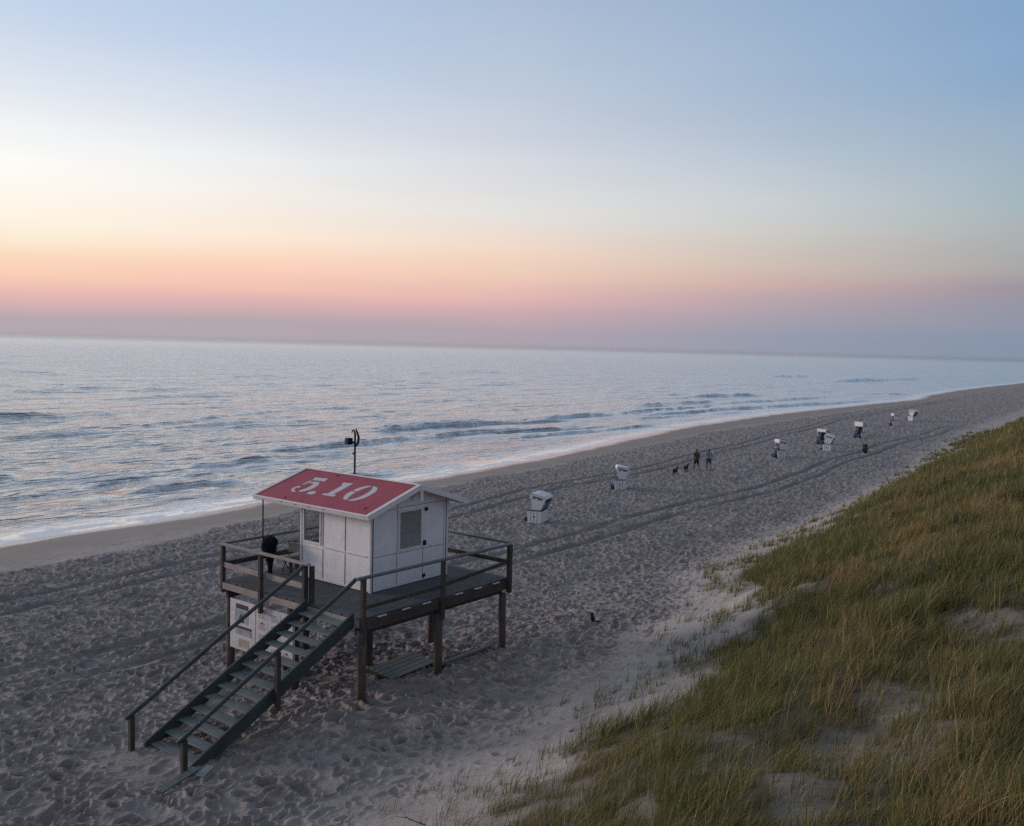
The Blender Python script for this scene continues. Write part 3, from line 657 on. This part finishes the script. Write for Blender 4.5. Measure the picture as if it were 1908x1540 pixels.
zero = quads([(2.80, .63), (2.94, .74), (3.03, .95), (3.03, 1.14)], [.08, .17, .22, .22]) + quads([(3.03, 1.20), (3.0, 1.38), (2.90, 1.54), (2.78, 1.60)], [.22, .21, .16, .07])
zero += quads([(2.68, 1.615), (2.52, 1.52), (2.42, 1.32), (2.40, 1.12), (2.43, .90), (2.53, .72), (2.70, .625)], [.06, .17, .22, .23, .22, .17, .07])
for nm, g_ in (('painted_five', five), ('painted_point', dot), ('painted_one', one), ('painted_zero', zero)): glyph(g_).build(nm, M_letter, roof)
for (a, s_) in ((4.98, .12), (4.6, 1.9), (1.72, .30)):
    MB().frame(W(a, be, ez), (0, 1, 0), sl, nrm, (-.02, s_*1.0, .0), (.02, s_+.10, .012)).build('roof_fixing', M_seam, roof, .004)
MB().tube([W(5.80, 1.33, .004), W(5.80, 1.33, ez-.05)], .022, 8).build('porch_pole', M_post, hut)
for i in range(4): MB().tube([W(4.9-.62*i, be-.064, ez-.045), W(4.9-.62*i, be-.04, ez-.04)], .016, 8).build('gutter_screw', M_seam, roof)

# ------------------------------------------------------------------ things on and around the platform
mast = thing('light_mast', 'thin black mast with a square floodlight and hooked bracket behind the hut roof', 'mast', W(5.93, 5.12, .004))
MB().tube([(0, 0, 0), (0, 0, 3.98)], .034, 10).build('pole', M_black, mast)
m = MB(); m.box((-.22, .07, 3.60), (-.02, .27, 3.82)); m.box((-.02, .02, 3.64), (.04, .18, 3.70)); fl = m.build('floodlight', M_black, mast, .02)
MB().box((-.235, .09, 3.62), (-.221, .25, 3.80)).build('lens', M_seam, fl, .004)
MB().tube([(0, 0, 3.85), (.0, .02, 4.02), (0, .06, 4.08), (0, .13, 4.06), (0, .16, 3.99)], [.03, .03, .028, .026, .02], 8).build('hook', M_black, mast)
MB().tube([(.0, -.02, 3.55), (.02, -.13, 3.66), (.02, -.15, 3.86), (.0, -.07, 4.06), (0, -.04, 4.14)], [.035, .04, .04, .03, .02], 8).build('loop_bracket', M_black, mast)
MB().tube([(0, -.10, 3.76), (.02, -.52, 3.82)], .012, 6).build('aerial', M_black, mast)
MB().box((-.03, .03, 3.26), (.03, .10, 3.33)).build('clip', M_black, mast, .01)

nb = thing('notice_board', 'white two panel notice board fixed under the platform edge beside the stair', 'board', (0, 0, 0))
def nbx(a_0, a_1, z0, z1, y0, y1): m = MB(); bx(m, a_0, a_1, y0, y1, z0, z1); return m
bp_ = -.03
nbx(2.62, 5.50, -1.90, -.46, bp_, bp_+.03).build('backing_board', M_board, nb, .004)
lp = nbx(4.30, 5.44, -1.84, -.50, bp_-.02, bp_-.001).build('poster_panel', M_board, nb, .004)
nbx(4.62, 5.20, -.70, -.56, bp_-.024, bp_-.0205).build('title_strip', M_ink, lp)
nbx(4.62, 5.24, -1.10, -.72, bp_-.024, bp_-.0205).build('poster_picture', M_blue, lp)
m = MB(); m.prism([(5.10, -1.10), (5.02, -.90), (4.93, -.83), (4.84, -.95), (4.80, -1.08)], (bp_-.026, 0, DZ), (0, 1, 0), (0, 0, 1), (1, 0, 0), 0, .002); m.build('dark_motif', M_ink, lp)
nbx(4.46, 5.28, -1.27, -1.19, bp_-.024, bp_-.0205).build('caption_strip', M_ink, lp)
nbx(4.46, 5.24, -1.45, -1.28, bp_-.024, bp_-.0205).build('lower_picture', M_blue, lp)
nbx(4.58, 5.06, -1.80, -1.56, bp_-.024, bp_-.0205).build('stained_sheet', M_rust, lp)
rp = nbx(2.68, 4.27, -1.84, -.50, bp_-.02, bp_-.001).build('notice_panel', M_board, nb, .004)
for i in range(3):
    for j in range(4):
        aa = 4.20-.54*i; zz = -.54-.325*j
        nbx(aa-.47, aa, zz-.28, zz, bp_-.026, bp_-.0205).build('notice_sheet', M_paper, rp, .002)
        m = MB()
        for q in range(4): bx(m, aa-.40+.05*((i+q+j) % 3), aa-.06, bp_-.029, bp_-.0265, zz-.075-.05*q, zz-.062-.05*q)
        if (i*3+j*5) % 4 < 2: m.tube([(bp_-.034, aa-.22, zz-.04+DZ), (bp_-.026, aa-.22, zz-.04+DZ)], .028, 8)
        m.build('printed_line', M_ink, rp)

bun = MB(); prof = [(0, .07, .02), (.16, .07, .03), (.30, .09, .01), (.46, .13, 0), (.62, .17, -.02), (.78, .225, -.03), (.92, .235, 0), (1.03, .20, .02), (1.10, .13, .02), (1.13, .03, .02)]
vs, fs = [], []; nA = 22
for i, (z, r, off) in enumerate(prof):
    for k in range(nA):
        t = 2*PI*k/nA; rr_ = r*(1+.16*math.sin(3*t+i*.9)+.12*math.sin(7*t-i*1.3)+.16*(random.random()-.5)); vs.append((rr_*math.cos(t)*.92+off, rr_*math.sin(t)*1.05, z))
for i in range(len(prof)-1):
    for k in range(nA): fs.append((i*nA+k, i*nA+(k+1) % nA, (i+1)*nA+(k+1) % nA, (i+1)*nA+k))
fs.append(list(range(nA))[::-1]); fs.append([(len(prof)-1)*nA+k for k in range(nA)])
bun.add(vs, fs, 0, True)
tag(bun.build('cloth_bundle', weathered('black_cloth', (.006, .006, .007), (.012, .012, .013), .9, scale=12, bump=.5), loc=W(5.56, 1.40, .004)), 'black cloth bundle standing upright on the porch deck by the thin pole', 'bundle')
ch = thing('porch_bench', 'low dark bench on the porch deck against the seaward hut wall', 'bench', W(5.05, 2.35, .004))
m = MB()
for i in range(4): m.box((-.55, -.2+.105*i, .40), (.55, -.105+.105*i, .44))
m.build('seat', M_post, ch, .005)
for x in (-.5, .42):
    m = MB(); m.box((x, -.18, 0), (x+.08, -.10, .40)); m.box((x, .10, 0), (x+.08, .18, .40)); m.box((x, -.10, .30), (x+.08, .10, .36)); m.build('leg_frame', M_post, ch, .005)
hose = thing('folding_chair', 'small folding chair with curved tubes and grey canvas on the porch', 'chair', W(5.32, 2.05, .004), .4)
m = MB()
for y in (-.22, .22): m.tube([(-.2, y, 0), (.16, y, .40), (.25, y, .62), (.23, y, .80), (.16, y, .86)], .016, 8); m.tube([(.2, y, 0), (-.2, y, .42)], .016, 8)
m.tube([(.16, -.22, .86), (.16, .22, .86)], .016, 8); m.build('tube_frame', M_black, hose)
MB().box((-.2, -.2, .40), (.16, .2, .43)).build('seat', M_pale, hose, .01); MB().beam((.20, 0, .52), (.22, 0, .80), .40, .02, 0, (1, 0, 0)).build('backrest', M_pale, hose, .008)
pal = thing('wooden_pallet', 'slatted grey green pallet lying on the sand beneath the platform', 'pallet', (2.55, 1.05, gz(2.55, 1.05)+.05), .05)
pal.rotation_euler = (R(3), R(-4), R(-4))
for i in range(5): MB().box((-.80, -.50+.205*i, .17), (.80, -.33+.205*i, .205)).build('slat', M_pallet, pal, .006)
for x in (-.78, -.05, .68): MB().box((x, -.5, .0), (x+.10, .49, .168)).build('bearer', M_post, pal, .006)
m = MB(); m.beam((3.35, .45, gz(3.35, .45)+.06), (5.55, .32, gz(5.5, .35)+.13), .13, .09)
tag(m.build('timber_beam', M_tread, bevel=.01), 'long weathered timber beam lying on the sand under the right platform edge', 'beam')
m = MB(); m.beam((4.2, .68, gz(4.2, .68)+.05), (5.75, .50, gz(5.7, .5)+.08), .10, .07)
tag(m.build('short_timber', M_post, bevel=.01), 'short dark timber lying behind the long beam under the platform', 'beam')
m = MB(); m.frame((-5.35, -.20, gz(-5.35, -.2)+.06), (.93, .36, -.02), (-.36, .93, .10), (0, -.1, 1), (-.62, -.09, -.02), (.62, .09, .02))
tag(m.build('loose_plank', M_tread, bevel=.006), 'green grey plank half buried in sand at the stair foot post', 'plank')
m = MB(); m.frame((-4.75, -.28, gz(-4.8, -.3)+.06), (.9, .42, .1), (-.42, .9, 0), (-.1, 0, 1), (-.22, -.10, -.012), (.22, .10, .012))
tag(m.build('board_offcut', M_pallet, bevel=.005), 'short pale board offcut lying beside the half buried green plank', 'board')
m = MB(); g_ = gz(9.85, -.55); m.tube([(9.87, -.56, g_-.2), (9.86, -.55, g_+.15), (9.80, -.52, g_+.33)], [.08, .075, .055], 9); m.tube([(9.87, -.62, g_+.03), (10.0, -.78, g_+.05)], [.03, .02], 6)
tag(m.build('wooden_stump', M_black), 'short dark wooden stump leaning in the trampled sand right of the platform', 'stump')
def twig(x, y, s, rz):
    m = MB(); g = gz(x, y); c_, s_ = math.cos(rz), math.sin(rz)
    P = lambda u, v, z: (x+(u*c_-v*s_)*s, y+(u*s_+v*c_)*s, g+.02+z*s)
    m.tube([P(0, 0, 0), P(.2, .03, .08), P(.45, 0, .16), P(.7, .05, .2)], [.012, .010, .007, .003], 6)
    m.tube([P(.2, .03, .08), P(.36, .16, .2), P(.42, .2, .3)], [.008, .005, .002], 5); m.tube([P(.45, 0, .16), P(.55, -.14, .26)], [.006, .002], 5); m.tube([P(.1, .01, .04), P(.16, -.12, .16)], [.007, .002], 5)
    return m.build('twig', M_post)
tag(twig(-3.9, -5.95, .8, 2.2), 'bare forked twig lying on smooth sand left of the near grass', 'twig')

# ------------------------------------------------------------------ hooded beach chairs; local +x is the way they face
def beach_chair(label, loc, rz):
    t = thing('beach_chair', label, 'beach chair', loc, rz, 'hooded wicker beach chairs on the sand')
    w = .60
    for s in (-1, 1):
        y0, y1 = (s*w-.02, s*w+.02)
        m = MB(); m.prism([(-.38, .04), (.36, .04), (.38, .70), (-.40, .74)], (0, y0, 0), (1, 0, 0), (0, 0, 1), (0, 1, 0), 0, .04)
        sp = m.build('side_panel', M_wick, t, .008)
        m = MB()
        for x in (-.18, .02, .2): m.box((x-.012, s*w-.024, .08), (x+.012, s*w+.024, .68))
        m.build('groove', M_wickblue, sp)
        MB().tube([(0, s*w-.026, .40), (0, s*w+.026, .40)], .05, 12).build('porthole', M_black, sp)
        MB().box((-.42, s*w-.035, .725), (.42, s*w+.035, .775)).build('armrest', M_navy, t, .01)
        m = MB(); m.prism([(-.37, .79), (.09, .79), (.23, 1.58), (.18, 1.66), (-.12, 1.63), (-.55, 1.52), (-.64, 1.41)], (0, y0, 0), (1, 0, 0), (0, 0, 1), (0, 1, 0), 0, .04)
        hs = m.build('hood_side', M_wick, t, .008)
        m = MB(); m.prism([(-.50, 1.46), (.10, 1.57), (.09, 1.38), (-.03, 1.40), (-.12, 1.47), (-.22, 1.34), (-.48, 1.35)], (0, s*w-.025, 0), (1, 0, 0), (0, 0, 1), (0, 1, 0), 0, .05)
        m.build('blue_pattern', M_wickblue, hs)
    def sheet(pts, th, y0, y1, name, mat):
        """a bent sheet following pts in the x-z plane"""
        m = MB()
        for (p, q) in zip(pts[:-1], pts[1:]): m.beam((p[0], 0, p[1]), (q[0], 0, q[1]), y1-y0, th, 0, (0, 0, 1) if abs(q[0]-p[0]) > abs(q[1]-p[1]) else (1, 0, 0))
        return m.build(name, mat, t, .004)
    sheet([(.25, 1.635), (.18, 1.69), (-.12, 1.66), (-.56, 1.55), (-.655, 1.42)], .035, -.63, .63, 'hood_top', M_wick)
    bk = sheet([(-.655, 1.42), (-.385, .80)], .035, -.60, .60, 'hood_back', M_wick)
    MB().beam((-.65, 0, 1.36), (-.565, 0, 1.16), .95, .05, 0, (1, 0, 0)).build('back_vent', M_black, bk, .004)
    MB().beam((-.535, 0, 1.10), (-.425, 0, .84), 1.08, .045, 0, (1, 0, 0)).build('back_cloth', M_wickblue, bk, .004)
    MB().box((-.40, -.58, .05), (-.36, .58, .70)).build('rear_panel', M_wick, t, .006)
    MB().box((-.36, -.57, .36), (.36, .57, .50)).build('seat_cushion', M_navy, t, .03)
    MB().beam((-.30, 0, .52), (-.52, 0, 1.40), 1.12, .09, 0, (1, 0, 0)).build('back_cushion', M_navy, t, .03)
    MB().box((.345, -.57, .06), (.375, .57, .36)).build('front_panel', M_navy, t, .006)
    m = MB(); m.prism([(.195, 1.40), (.235, 1.39), (.285, 1.58), (.23, 1.62)], (0, -.62, 0), (1, 0, 0), (0, 0, 1), (0, 1, 0), 0, 1.24); m.build('hood_lip', M_trim, t, .006)
    for s in (-1, 1):
        fr_ = MB().box((.37, s*.28-.24, .12), (.62, s*.28+.24, .30)).build('footrest', M_navy, t, .02)
        MB().box((-.42, s*w-.06, .0), (.42, s*w+.06, .05)).build('runner', M_post, t, .006)
    return t
LEFT = math.degrees(HEAD)+90        # heading of picture left, degrees
spots = [((25.9, 13.7), 108, 'white hooded beach chair nearest the lifeguard hut with its pale hood tilted back'),
         ((40.6, 17.5), 126, 'white beach chair with blue patterned hood left of the two dogs'),
         ((69.4, 17.8), 132, 'lone white beach chair right of the walking couple'),
         ((78.7, 16.6), 102, 'front beach chair of the first pair with its white side turned to the dune'),
         ((85.8, 19.7), 158, 'rear beach chair of the first pair with its navy seat open to view'),
         ((97.6, 19.6), 155, 'front beach chair of the second pair with long blue footrest beyond the litter bin'),
         ((101.2, 20.8), 158, 'rear beach chair of the second pair half hidden behind the blue seat'),
         ((123.0, 23.2), 124, 'white beach chair with bright hood edge second from the far end'),
         ((136.3, 24.4), 78, 'farthest beach chair showing a pale back near the distant waterline')]
bc = None
for (xy, hd, lab) in spots:
    loc = (xy[0], xy[1], gz(*xy)-.03)
    if bc is None: bc = beach_chair(lab, loc, R(hd))
    else: dup(bc, loc, R(hd), lab)
bn = thing('litter_bin', 'small olive bin with dark rim standing in the sand below the beach chairs', 'bin', (79.8, 13.2, gz(79.8, 13.2)-.02))
MB().tube([(0, 0, .14), (.02, .0, .42), (.05, .02, .70)], [.24, .27, .25], 14).build('sack', M_olive, bn)
MB().tube([(.05, .02, .72), (.06, .02, .80)], [.28, .28], 14).build('rim', M_black, bn); MB().tube([(.02, 0, -.1), (.03, 0, .16)], [.20, .21], 12).build('base', M_black, bn)
MB().tube([(.06, .02, .86), (.06, .02, .93)], [.22, .17], 14).build('lid', M_olive, bn)

# ------------------------------------------------------------------ people and dogs: skin-modifier bodies
def skin_obj(name, mat, verts, edges, parent=None, root=0, sub=2):
    me = bpy.data.meshes.new(name); me.from_pydata([v[:3] for v in verts], edges, []); me.materials.append(mat)
    o = bpy.data.objects.new(name, me); C.objects.link(o); sk = o.modifiers.new('skin', 'SKIN'); sk.use_smooth_shade = True
    for i, v in enumerate(verts):
        r = v[3]; d = me.skin_vertices[0].data[i]; d.radius = (r, r) if not hasattr(r, '__len__') else r; d.use_root = (i == root)
    o.modifiers.new('sub', 'SUBSURF').levels = sub; o.modifiers['sub'].render_levels = sub
    if parent: o.parent = parent
    return o
def person(label, loc, rz, H, stride, top, bottom, sleeve, hair_long, arm_fwd):
    p = thing('person', label, 'person', loc, rz)
    k = H/1.78; S = lambda *v: tuple(q*k for q in v)
    V = [S(0, 0, .95, .13)]; E = []
    def chain(start, pts):
        i0 = start
        for q in pts: V.append(S(*q)); E.append((i0, len(V)-1)); i0 = len(V)-1
        return i0
    neck = chain(0, [(.0, 0, 1.10, .125), (.01, 0, 1.27, .145), (0, 0, 1.42, .13), (.01, 0, 1.51, .055)])
    head = chain(neck, [(.02, 0, 1.58, .075), (.03, 0, 1.67, .095), (.02, 0, 1.75, .075)])
    chain(len(V)-2, [(.115, 0, 1.655, .018)])                          # nose
    chest = 3
    for s in (-1, 1):
        f = stride*s
        chain(0, [(.0, .10*s, .88, .095), (.10*f, .11*s, .52, .062), (.10*f+.03*abs(f), .11*s, .48, .058), (.16*f-.10*(f < 0)*stride, .115*s, .30, .055), (.24*f-.05, .12*s, .09, .036), (.24*f+.0, .12*s, .04, .038), (.24*f+.14, .13*s, .03, .03)])
        af = -arm_fwd*s
        wr = chain(chest, [(.0, .17*s, 1.42, .062), (.02*af, .22*s, 1.36, .052), (.10*af-.02, .27*s, 1.12, .040), (.20*af+.02, .27*s, .93, .030), (.22*af+.03, .275*s, .86, .032)])
        for q in range(4):
            y = .275*s + (q-1.5)*.0; x = .22*af+.03+(q-1.5)*.018
            chain(wr, [(x, y, .81, .010), (x+.005, y-.01*s, .775-.004*abs(q-1.5), .008)])
        chain(wr, [(.22*af+.07, .265*s, .84, .010), (.22*af+.085, .255*s, .80, .009)])
    skin_obj('body', M_skin, V, E, p)
    # clothing, a little larger than the body
    V = [S(0, 0, .93, .145)]; E = []
    chain(0, [(0, 0, 1.10, .150), (.01, 0, 1.27, .168), (0, 0, 1.41, .145), (.005, 0, 1.475, .085)]); ch_ = 3
    for s in (-1, 1):
        af = -arm_fwd*s; pts = [(.0, .17*s, 1.42, .08), (.02*af, .22*s, 1.36, .070), (.09*af-.02, .265*s, 1.15, .060)]
        if sleeve: pts += [(.19*af+.01, .27*s, .95, .048)]
        chain(ch_, pts)
    skin_obj('shirt', top, V, E, p)
    V = [S(0, 0, .98, .142)]; E = []
    for s in (-1, 1):
        f = stride*s; chain(0, [(.01, .085*s, .88, .115), (.085*f, .11*s, .60, .095), (.09*f, .11*s, .52, .09)])
    skin_obj('shorts', bottom, V, E, p)
    V = [S(.0, 0, 1.72, .098)]; E = []
    chain(0, [(-.03, 0, 1.66, .085)] + ([(-.05, 0, 1.57, .06), (-.06, 0, 1.47, .045)] if hair_long else [(-.025, 0, 1.60, .06)]))
    skin_obj('hair', M_hair, V, E, p)
    return p
pz = lambda x, y: gz(x, y)
person('person in dark brownish top and black shorts walking with bare legs beside two dogs', (53.9, 18.4, pz(53.9, 18.4)), R(60), 1.86, .95, M_brown, M_dark, True, False, .8)
person('person in light blue shirt and blue shorts with dark hair walking along the beach', (55.0, 17.85, pz(55, 17.85)), R(40), 1.82, .9, M_denim, M_shorts, True, True, .5)
def dog(label, loc, rz, sc, head_up, tail_up):
    d = thing('dog', label, 'dog', loc, rz, None)
    S = lambda *v: tuple(q*sc for q in v)
    V = [S(-.20, 0, .50, .10)]; E = []
    def chain(i0, pts):
        for q in pts: V.append(S(*q)); E.append((i0, len(V)-1)); i0 = len(V)-1
        return i0
    mid = chain(0, [(.0, 0, .48, .115)]); chest = chain(mid, [(.20, 0, .49, .14)])
    nk = chain(chest, [(.32, 0, .58+.04*head_up, .085), (.42, 0, .66+.10*head_up, .075)])
    hd = chain(nk, [(.50, 0, .70+.10*head_up, .078), (.58, 0, .68+.10*head_up, .05), (.66, 0, .665+.10*head_up, .038)])
    for s in (-1, 1):
        chain(hd-2, [(.46, .07*s, .76+.10*head_up, .03), (.45, .10*s, .70+.10*head_up, .018)])            # ear
        chain(chest, [(.20, .085*s, .40, .065), (.19, .09*s, .25, .036), (.21+.05*s, .09*s, .06, .026), (.25+.05*s, .09*s, .02, .03)])
        chain(0, [(-.22, .08*s, .42, .085), (-.16, .09*s, .29, .05), (-.29+.04*s, .09*s, .19, .034), (-.27+.05*s, .09*s, .05, .025), (-.23+.05*s, .09*s, .02, .03)])
    chain(0, [(-.33, 0, .54, .035), (-.43, 0, .58+.12*tail_up, .025), (-.50, 0, .62+.2*tail_up, .018)])
    skin_obj('body', M_fur, V, E, d, root=1)
    return d
PR = R(math.degrees(HEAD)-90)       # heading of picture right
dog('black dog standing farther from the couple with its tail raised', (50.25, 18.35, gz(50.25, 18.35)), PR+.85, .84, .0, .5)
dog('black dog beside the person in dark clothes with its head raised', (52.5, 18.6, gz(52.5, 18.6)), PR+.95, .84, .6, -.4)
m = MB(); m.tube([(52.8, 18.35, gz(52.8, 18.3)+.66), (53.2, 18.4, gz(53, 18)+.74), (53.7, 18.55, gz(53.5, 18.5)+.90)], .010, 6)
tag(m.build('dog_lead', M_black), 'thin dark lead running from the nearer black dog to the walking person', 'lead')

# ------------------------------------------------------------------ sky, sun, air, camera
SKY = [
 (27.5, [(0.0, (174, 167, 173)), (0.95, (180, 167, 173)), (1.6, (212, 172, 175)), (2.3, (235, 184, 174)), (3.1, (250, 203, 176)), (4.1, (252, 216, 187)), (5.2, (253, 236, 209)), (6.25, (254, 244, 226)), (8.99, (252, 251, 247)), (10.87, (240, 242, 245)), (12.98, (222, 230, 240)), (16.81, (192, 210, 235)), (28, (166, 182, 206)), (90, (146, 152, 166))]),
 (15.0, [(0.0, (174, 166, 176)), (1.1, (182, 167, 175)), (2.0, (218, 175, 176)), (2.7, (243, 190, 174)), (4.4, (253, 210, 185)), (6.07, (253, 235, 215)), (7.12, (248, 236, 224)), (10.08, (236, 238, 240)), (12.96, (213, 222, 234)), (15.76, (190, 207, 232)), (18.46, (175, 198, 228)), (30, (158, 176, 202)), (90, (146, 152, 166))]),
 (0.0, [(0.0, (170, 160, 174)), (0.9, (176, 162, 174)), (1.9, (204, 168, 175)), (2.8, (227, 179, 174)), (3.97, (238, 200, 180)), (5.54, (244, 214, 194)), (7.72, (228, 226, 222)), (10.77, (213, 217, 226)), (12.26, (203, 210, 223)), (15.18, (186, 201, 220)), (19.38, (166, 185, 211)), (32, (148, 166, 194)), (90, (146, 152, 166))]),
 (-15.0, [(0.0, (146, 155, 174)), (0.9, (150, 155, 173)), (1.9, (166, 159, 173)), (2.96, (186, 164, 172)), (3.88, (206, 175, 168)), (4.8, (208, 188, 176)), (6.91, (204, 202, 198)), (8.41, (200, 206, 210)), (10.77, (183, 197, 210)), (13.08, (169, 187, 209)), (15.06, (158, 181, 208)), (19.14, (147, 173, 204)), (32, (138, 158, 188)), (90, (146, 152, 166))]),
 (-27.5, [(0.0, (126, 147, 171)), (1.3, (134, 147, 169)), (2.6, (147, 148, 165)), (3.59, (160, 150, 162)), (4.72, (172, 168, 168)), (6.67, (172, 180, 182)), (8.05, (164, 182, 190)), (10.23, (157, 178, 195)), (12.38, (145, 172, 198)), (14.22, (130, 165, 201)), (18.04, (124, 161, 201)), (32, (128, 152, 184)), (90, (146, 152, 166))]),
]
GLOW = [(0.0, (196, 160, 156)), (1.2, (236, 160, 130)), (3, (255, 190, 130)), (5.5, (255, 226, 176)), (9, (255, 248, 232)), (13, (240, 242, 246)), (20, (200, 216, 238)), (35, (168, 182, 204)), (90, (146, 152, 166))]
BACK = [(0.0, (112, 124, 150)), (4, (126, 126, 150)), (9, (134, 132, 156)), (16, (134, 140, 162)), (35, (140, 148, 166)), (90, (146, 152, 166))]
w = bpy.data.worlds.new('World'); bpy.context.scene.world = w; w.use_nodes = True
nt = NT(w.node_tree)
gen = nt.n('ShaderNodeTexCoord').outputs['Generated']; sx = nt.n('ShaderNodeSeparateXYZ', {0: gen})
alpha = nt.math('MULTIPLY', nt.math('SUBTRACT', nt.math('ARCTAN2', sx.outputs[1], sx.outputs[0]), HEAD), 180/PI)
alpha = nt.math('SUBTRACT', nt.math('MODULO', nt.math('ADD', alpha, 540.0), 360.0), 180.0)
elev = nt.math('MULTIPLY', nt.math('ARCSINE', sx.outputs[2]), 180/PI)
# a long, gently banded dusk: the layers waver slightly with direction
wob = nt.noise(nt.scale(gen, (1.2, 1.2, 14)), 2.0, 2, .5)
elev = nt.math('ADD', elev, nt.math('MULTIPLY', nt.math('SUBTRACT', wob, .5), .95))
pos = nt.math('POWER', nt.math('DIVIDE', nt.math('MAXIMUM', elev, 0.0), 90.0), .5, True)
def ramp(L):
    nd = nt.n('ShaderNodeValToRGB', {0: pos}); cr = nd.color_ramp
    for i, (e, c_) in enumerate(L):
        q = math.sqrt(e/90.); el = cr.elements[i] if i < 2 else cr.elements.new(q)
        if i < 2: el.position = q
        el.color = lin(c_)
    return nd.outputs[0]
cols = [ramp(L) for _, L in SKY]; cg, cb = ramp(GLOW), ramp(BACK)
f = lambda a, b: nt.rng(alpha, a, b, smooth=False)
c = nt.mix(f(-120, -27.5), cb, cols[4])
for i, (a, b) in enumerate(((-27.5, -15), (-15, 0), (0, 15), (15, 27.5))): c = nt.mix(f(a, b), c, cols[3-i])
c = nt.mix(f(27.5, 62), c, cg); c = nt.mix(f(85, 150), c, cb)
SUN_AZ = HEAD + R(72); SUN_EL = R(5)
sky = nt.n('ShaderNodeTexSky', sky_type='NISHITA'); sky.sun_disc = False; sky.sun_elevation = SUN_EL; sky.sun_rotation = PI/2 - SUN_AZ
veil = nt.noise(nt.scale(gen, (1.1, 1.1, 8)), 2.4, 4, .5)
c = nt.n('ShaderNodeHueSaturation', {'Saturation': .93, 'Value': nt.rng(veil, .3, .7, .985, 1.015), 'Color': c}).outputs[0]
bgA = nt.n('ShaderNodeBackground', {'Color': c, 'Strength': 1.0}); bgB = nt.n('ShaderNodeBackground', {'Color': sky.outputs[0], 'Strength': .10})
hi = nt.math('MULTIPLY', nt.rng(elev, 26.0, 60.0), .25)
mx = nt.n('ShaderNodeMixShader', {0: hi, 1: bgA.outputs[0], 2: bgB.outputs[0]})
ow = nt.n('ShaderNodeOutputWorld'); nt.t.links.new(mx.outputs[0], ow.inputs[0])
ld = bpy.data.lights.new('low_sun', 'SUN'); ld.energy = 1.7; ld.angle = R(12); ld.color = (1.0, .78, .70)
lo = bpy.data.objects.new('low_sun', ld); C.objects.link(lo)
sd = Vector((math.cos(SUN_AZ)*math.cos(SUN_EL+R(4)), math.sin(SUN_AZ)*math.cos(SUN_EL+R(4)), math.sin(SUN_EL+R(4))))
lo.rotation_euler = sd.to_track_quat('Z', 'Y').to_euler(); lo.location = (0, 0, 30)

m_air, nt, out = new_mat('sea_air')
vol = nt.n('ShaderNodeVolumePrincipled', {'Color': (.92, .90, .94, 1), 'Density': 3e-5, 'Anisotropy': .2})
nt.t.links.new(vol.outputs[0], out.inputs['Volume'])
hz = MB(); hz.box((-16500, -16500, -8.0), (16500, 16500, 13.5)); tag(hz.build('haze', m_air), kind='stuff')

cam = bpy.data.cameras.new('camera'); co = bpy.data.objects.new('camera', cam); C.objects.link(co)
pi_, ro = R(4.0355), R(1.3732)
fwd0 = Vector((math.cos(HEAD), math.sin(HEAD), 0)); rgt = Vector((math.sin(HEAD), -math.cos(HEAD), 0)); upv = Vector((0, 0, 1))
fw_ = fwd0*math.cos(pi_) - upv*math.sin(pi_); upc = fwd0*math.sin(pi_) + upv*math.cos(pi_)
Rc = rgt*math.cos(ro) + upc*math.sin(ro); Uc = -rgt*math.sin(ro) + upc*math.cos(ro)
M = Matrix((Rc, Uc, -fw_)).transposed().to_4x4(); M.translation = Vector(CAM); co.matrix_world = M
cam.sensor_width = 36; cam.lens = 36*1777.83/1908; cam.clip_start = .1; cam.clip_end = 200000
sc = bpy.context.scene; sc.camera = co; sc.cycles.use_denoising = False; sc.cycles.use_adaptive_sampling = False
sc.view_settings.view_transform = 'Standard'; sc.view_settings.look = 'None'; sc.view_settings.exposure = 0; sc.view_settings.gamma = 1
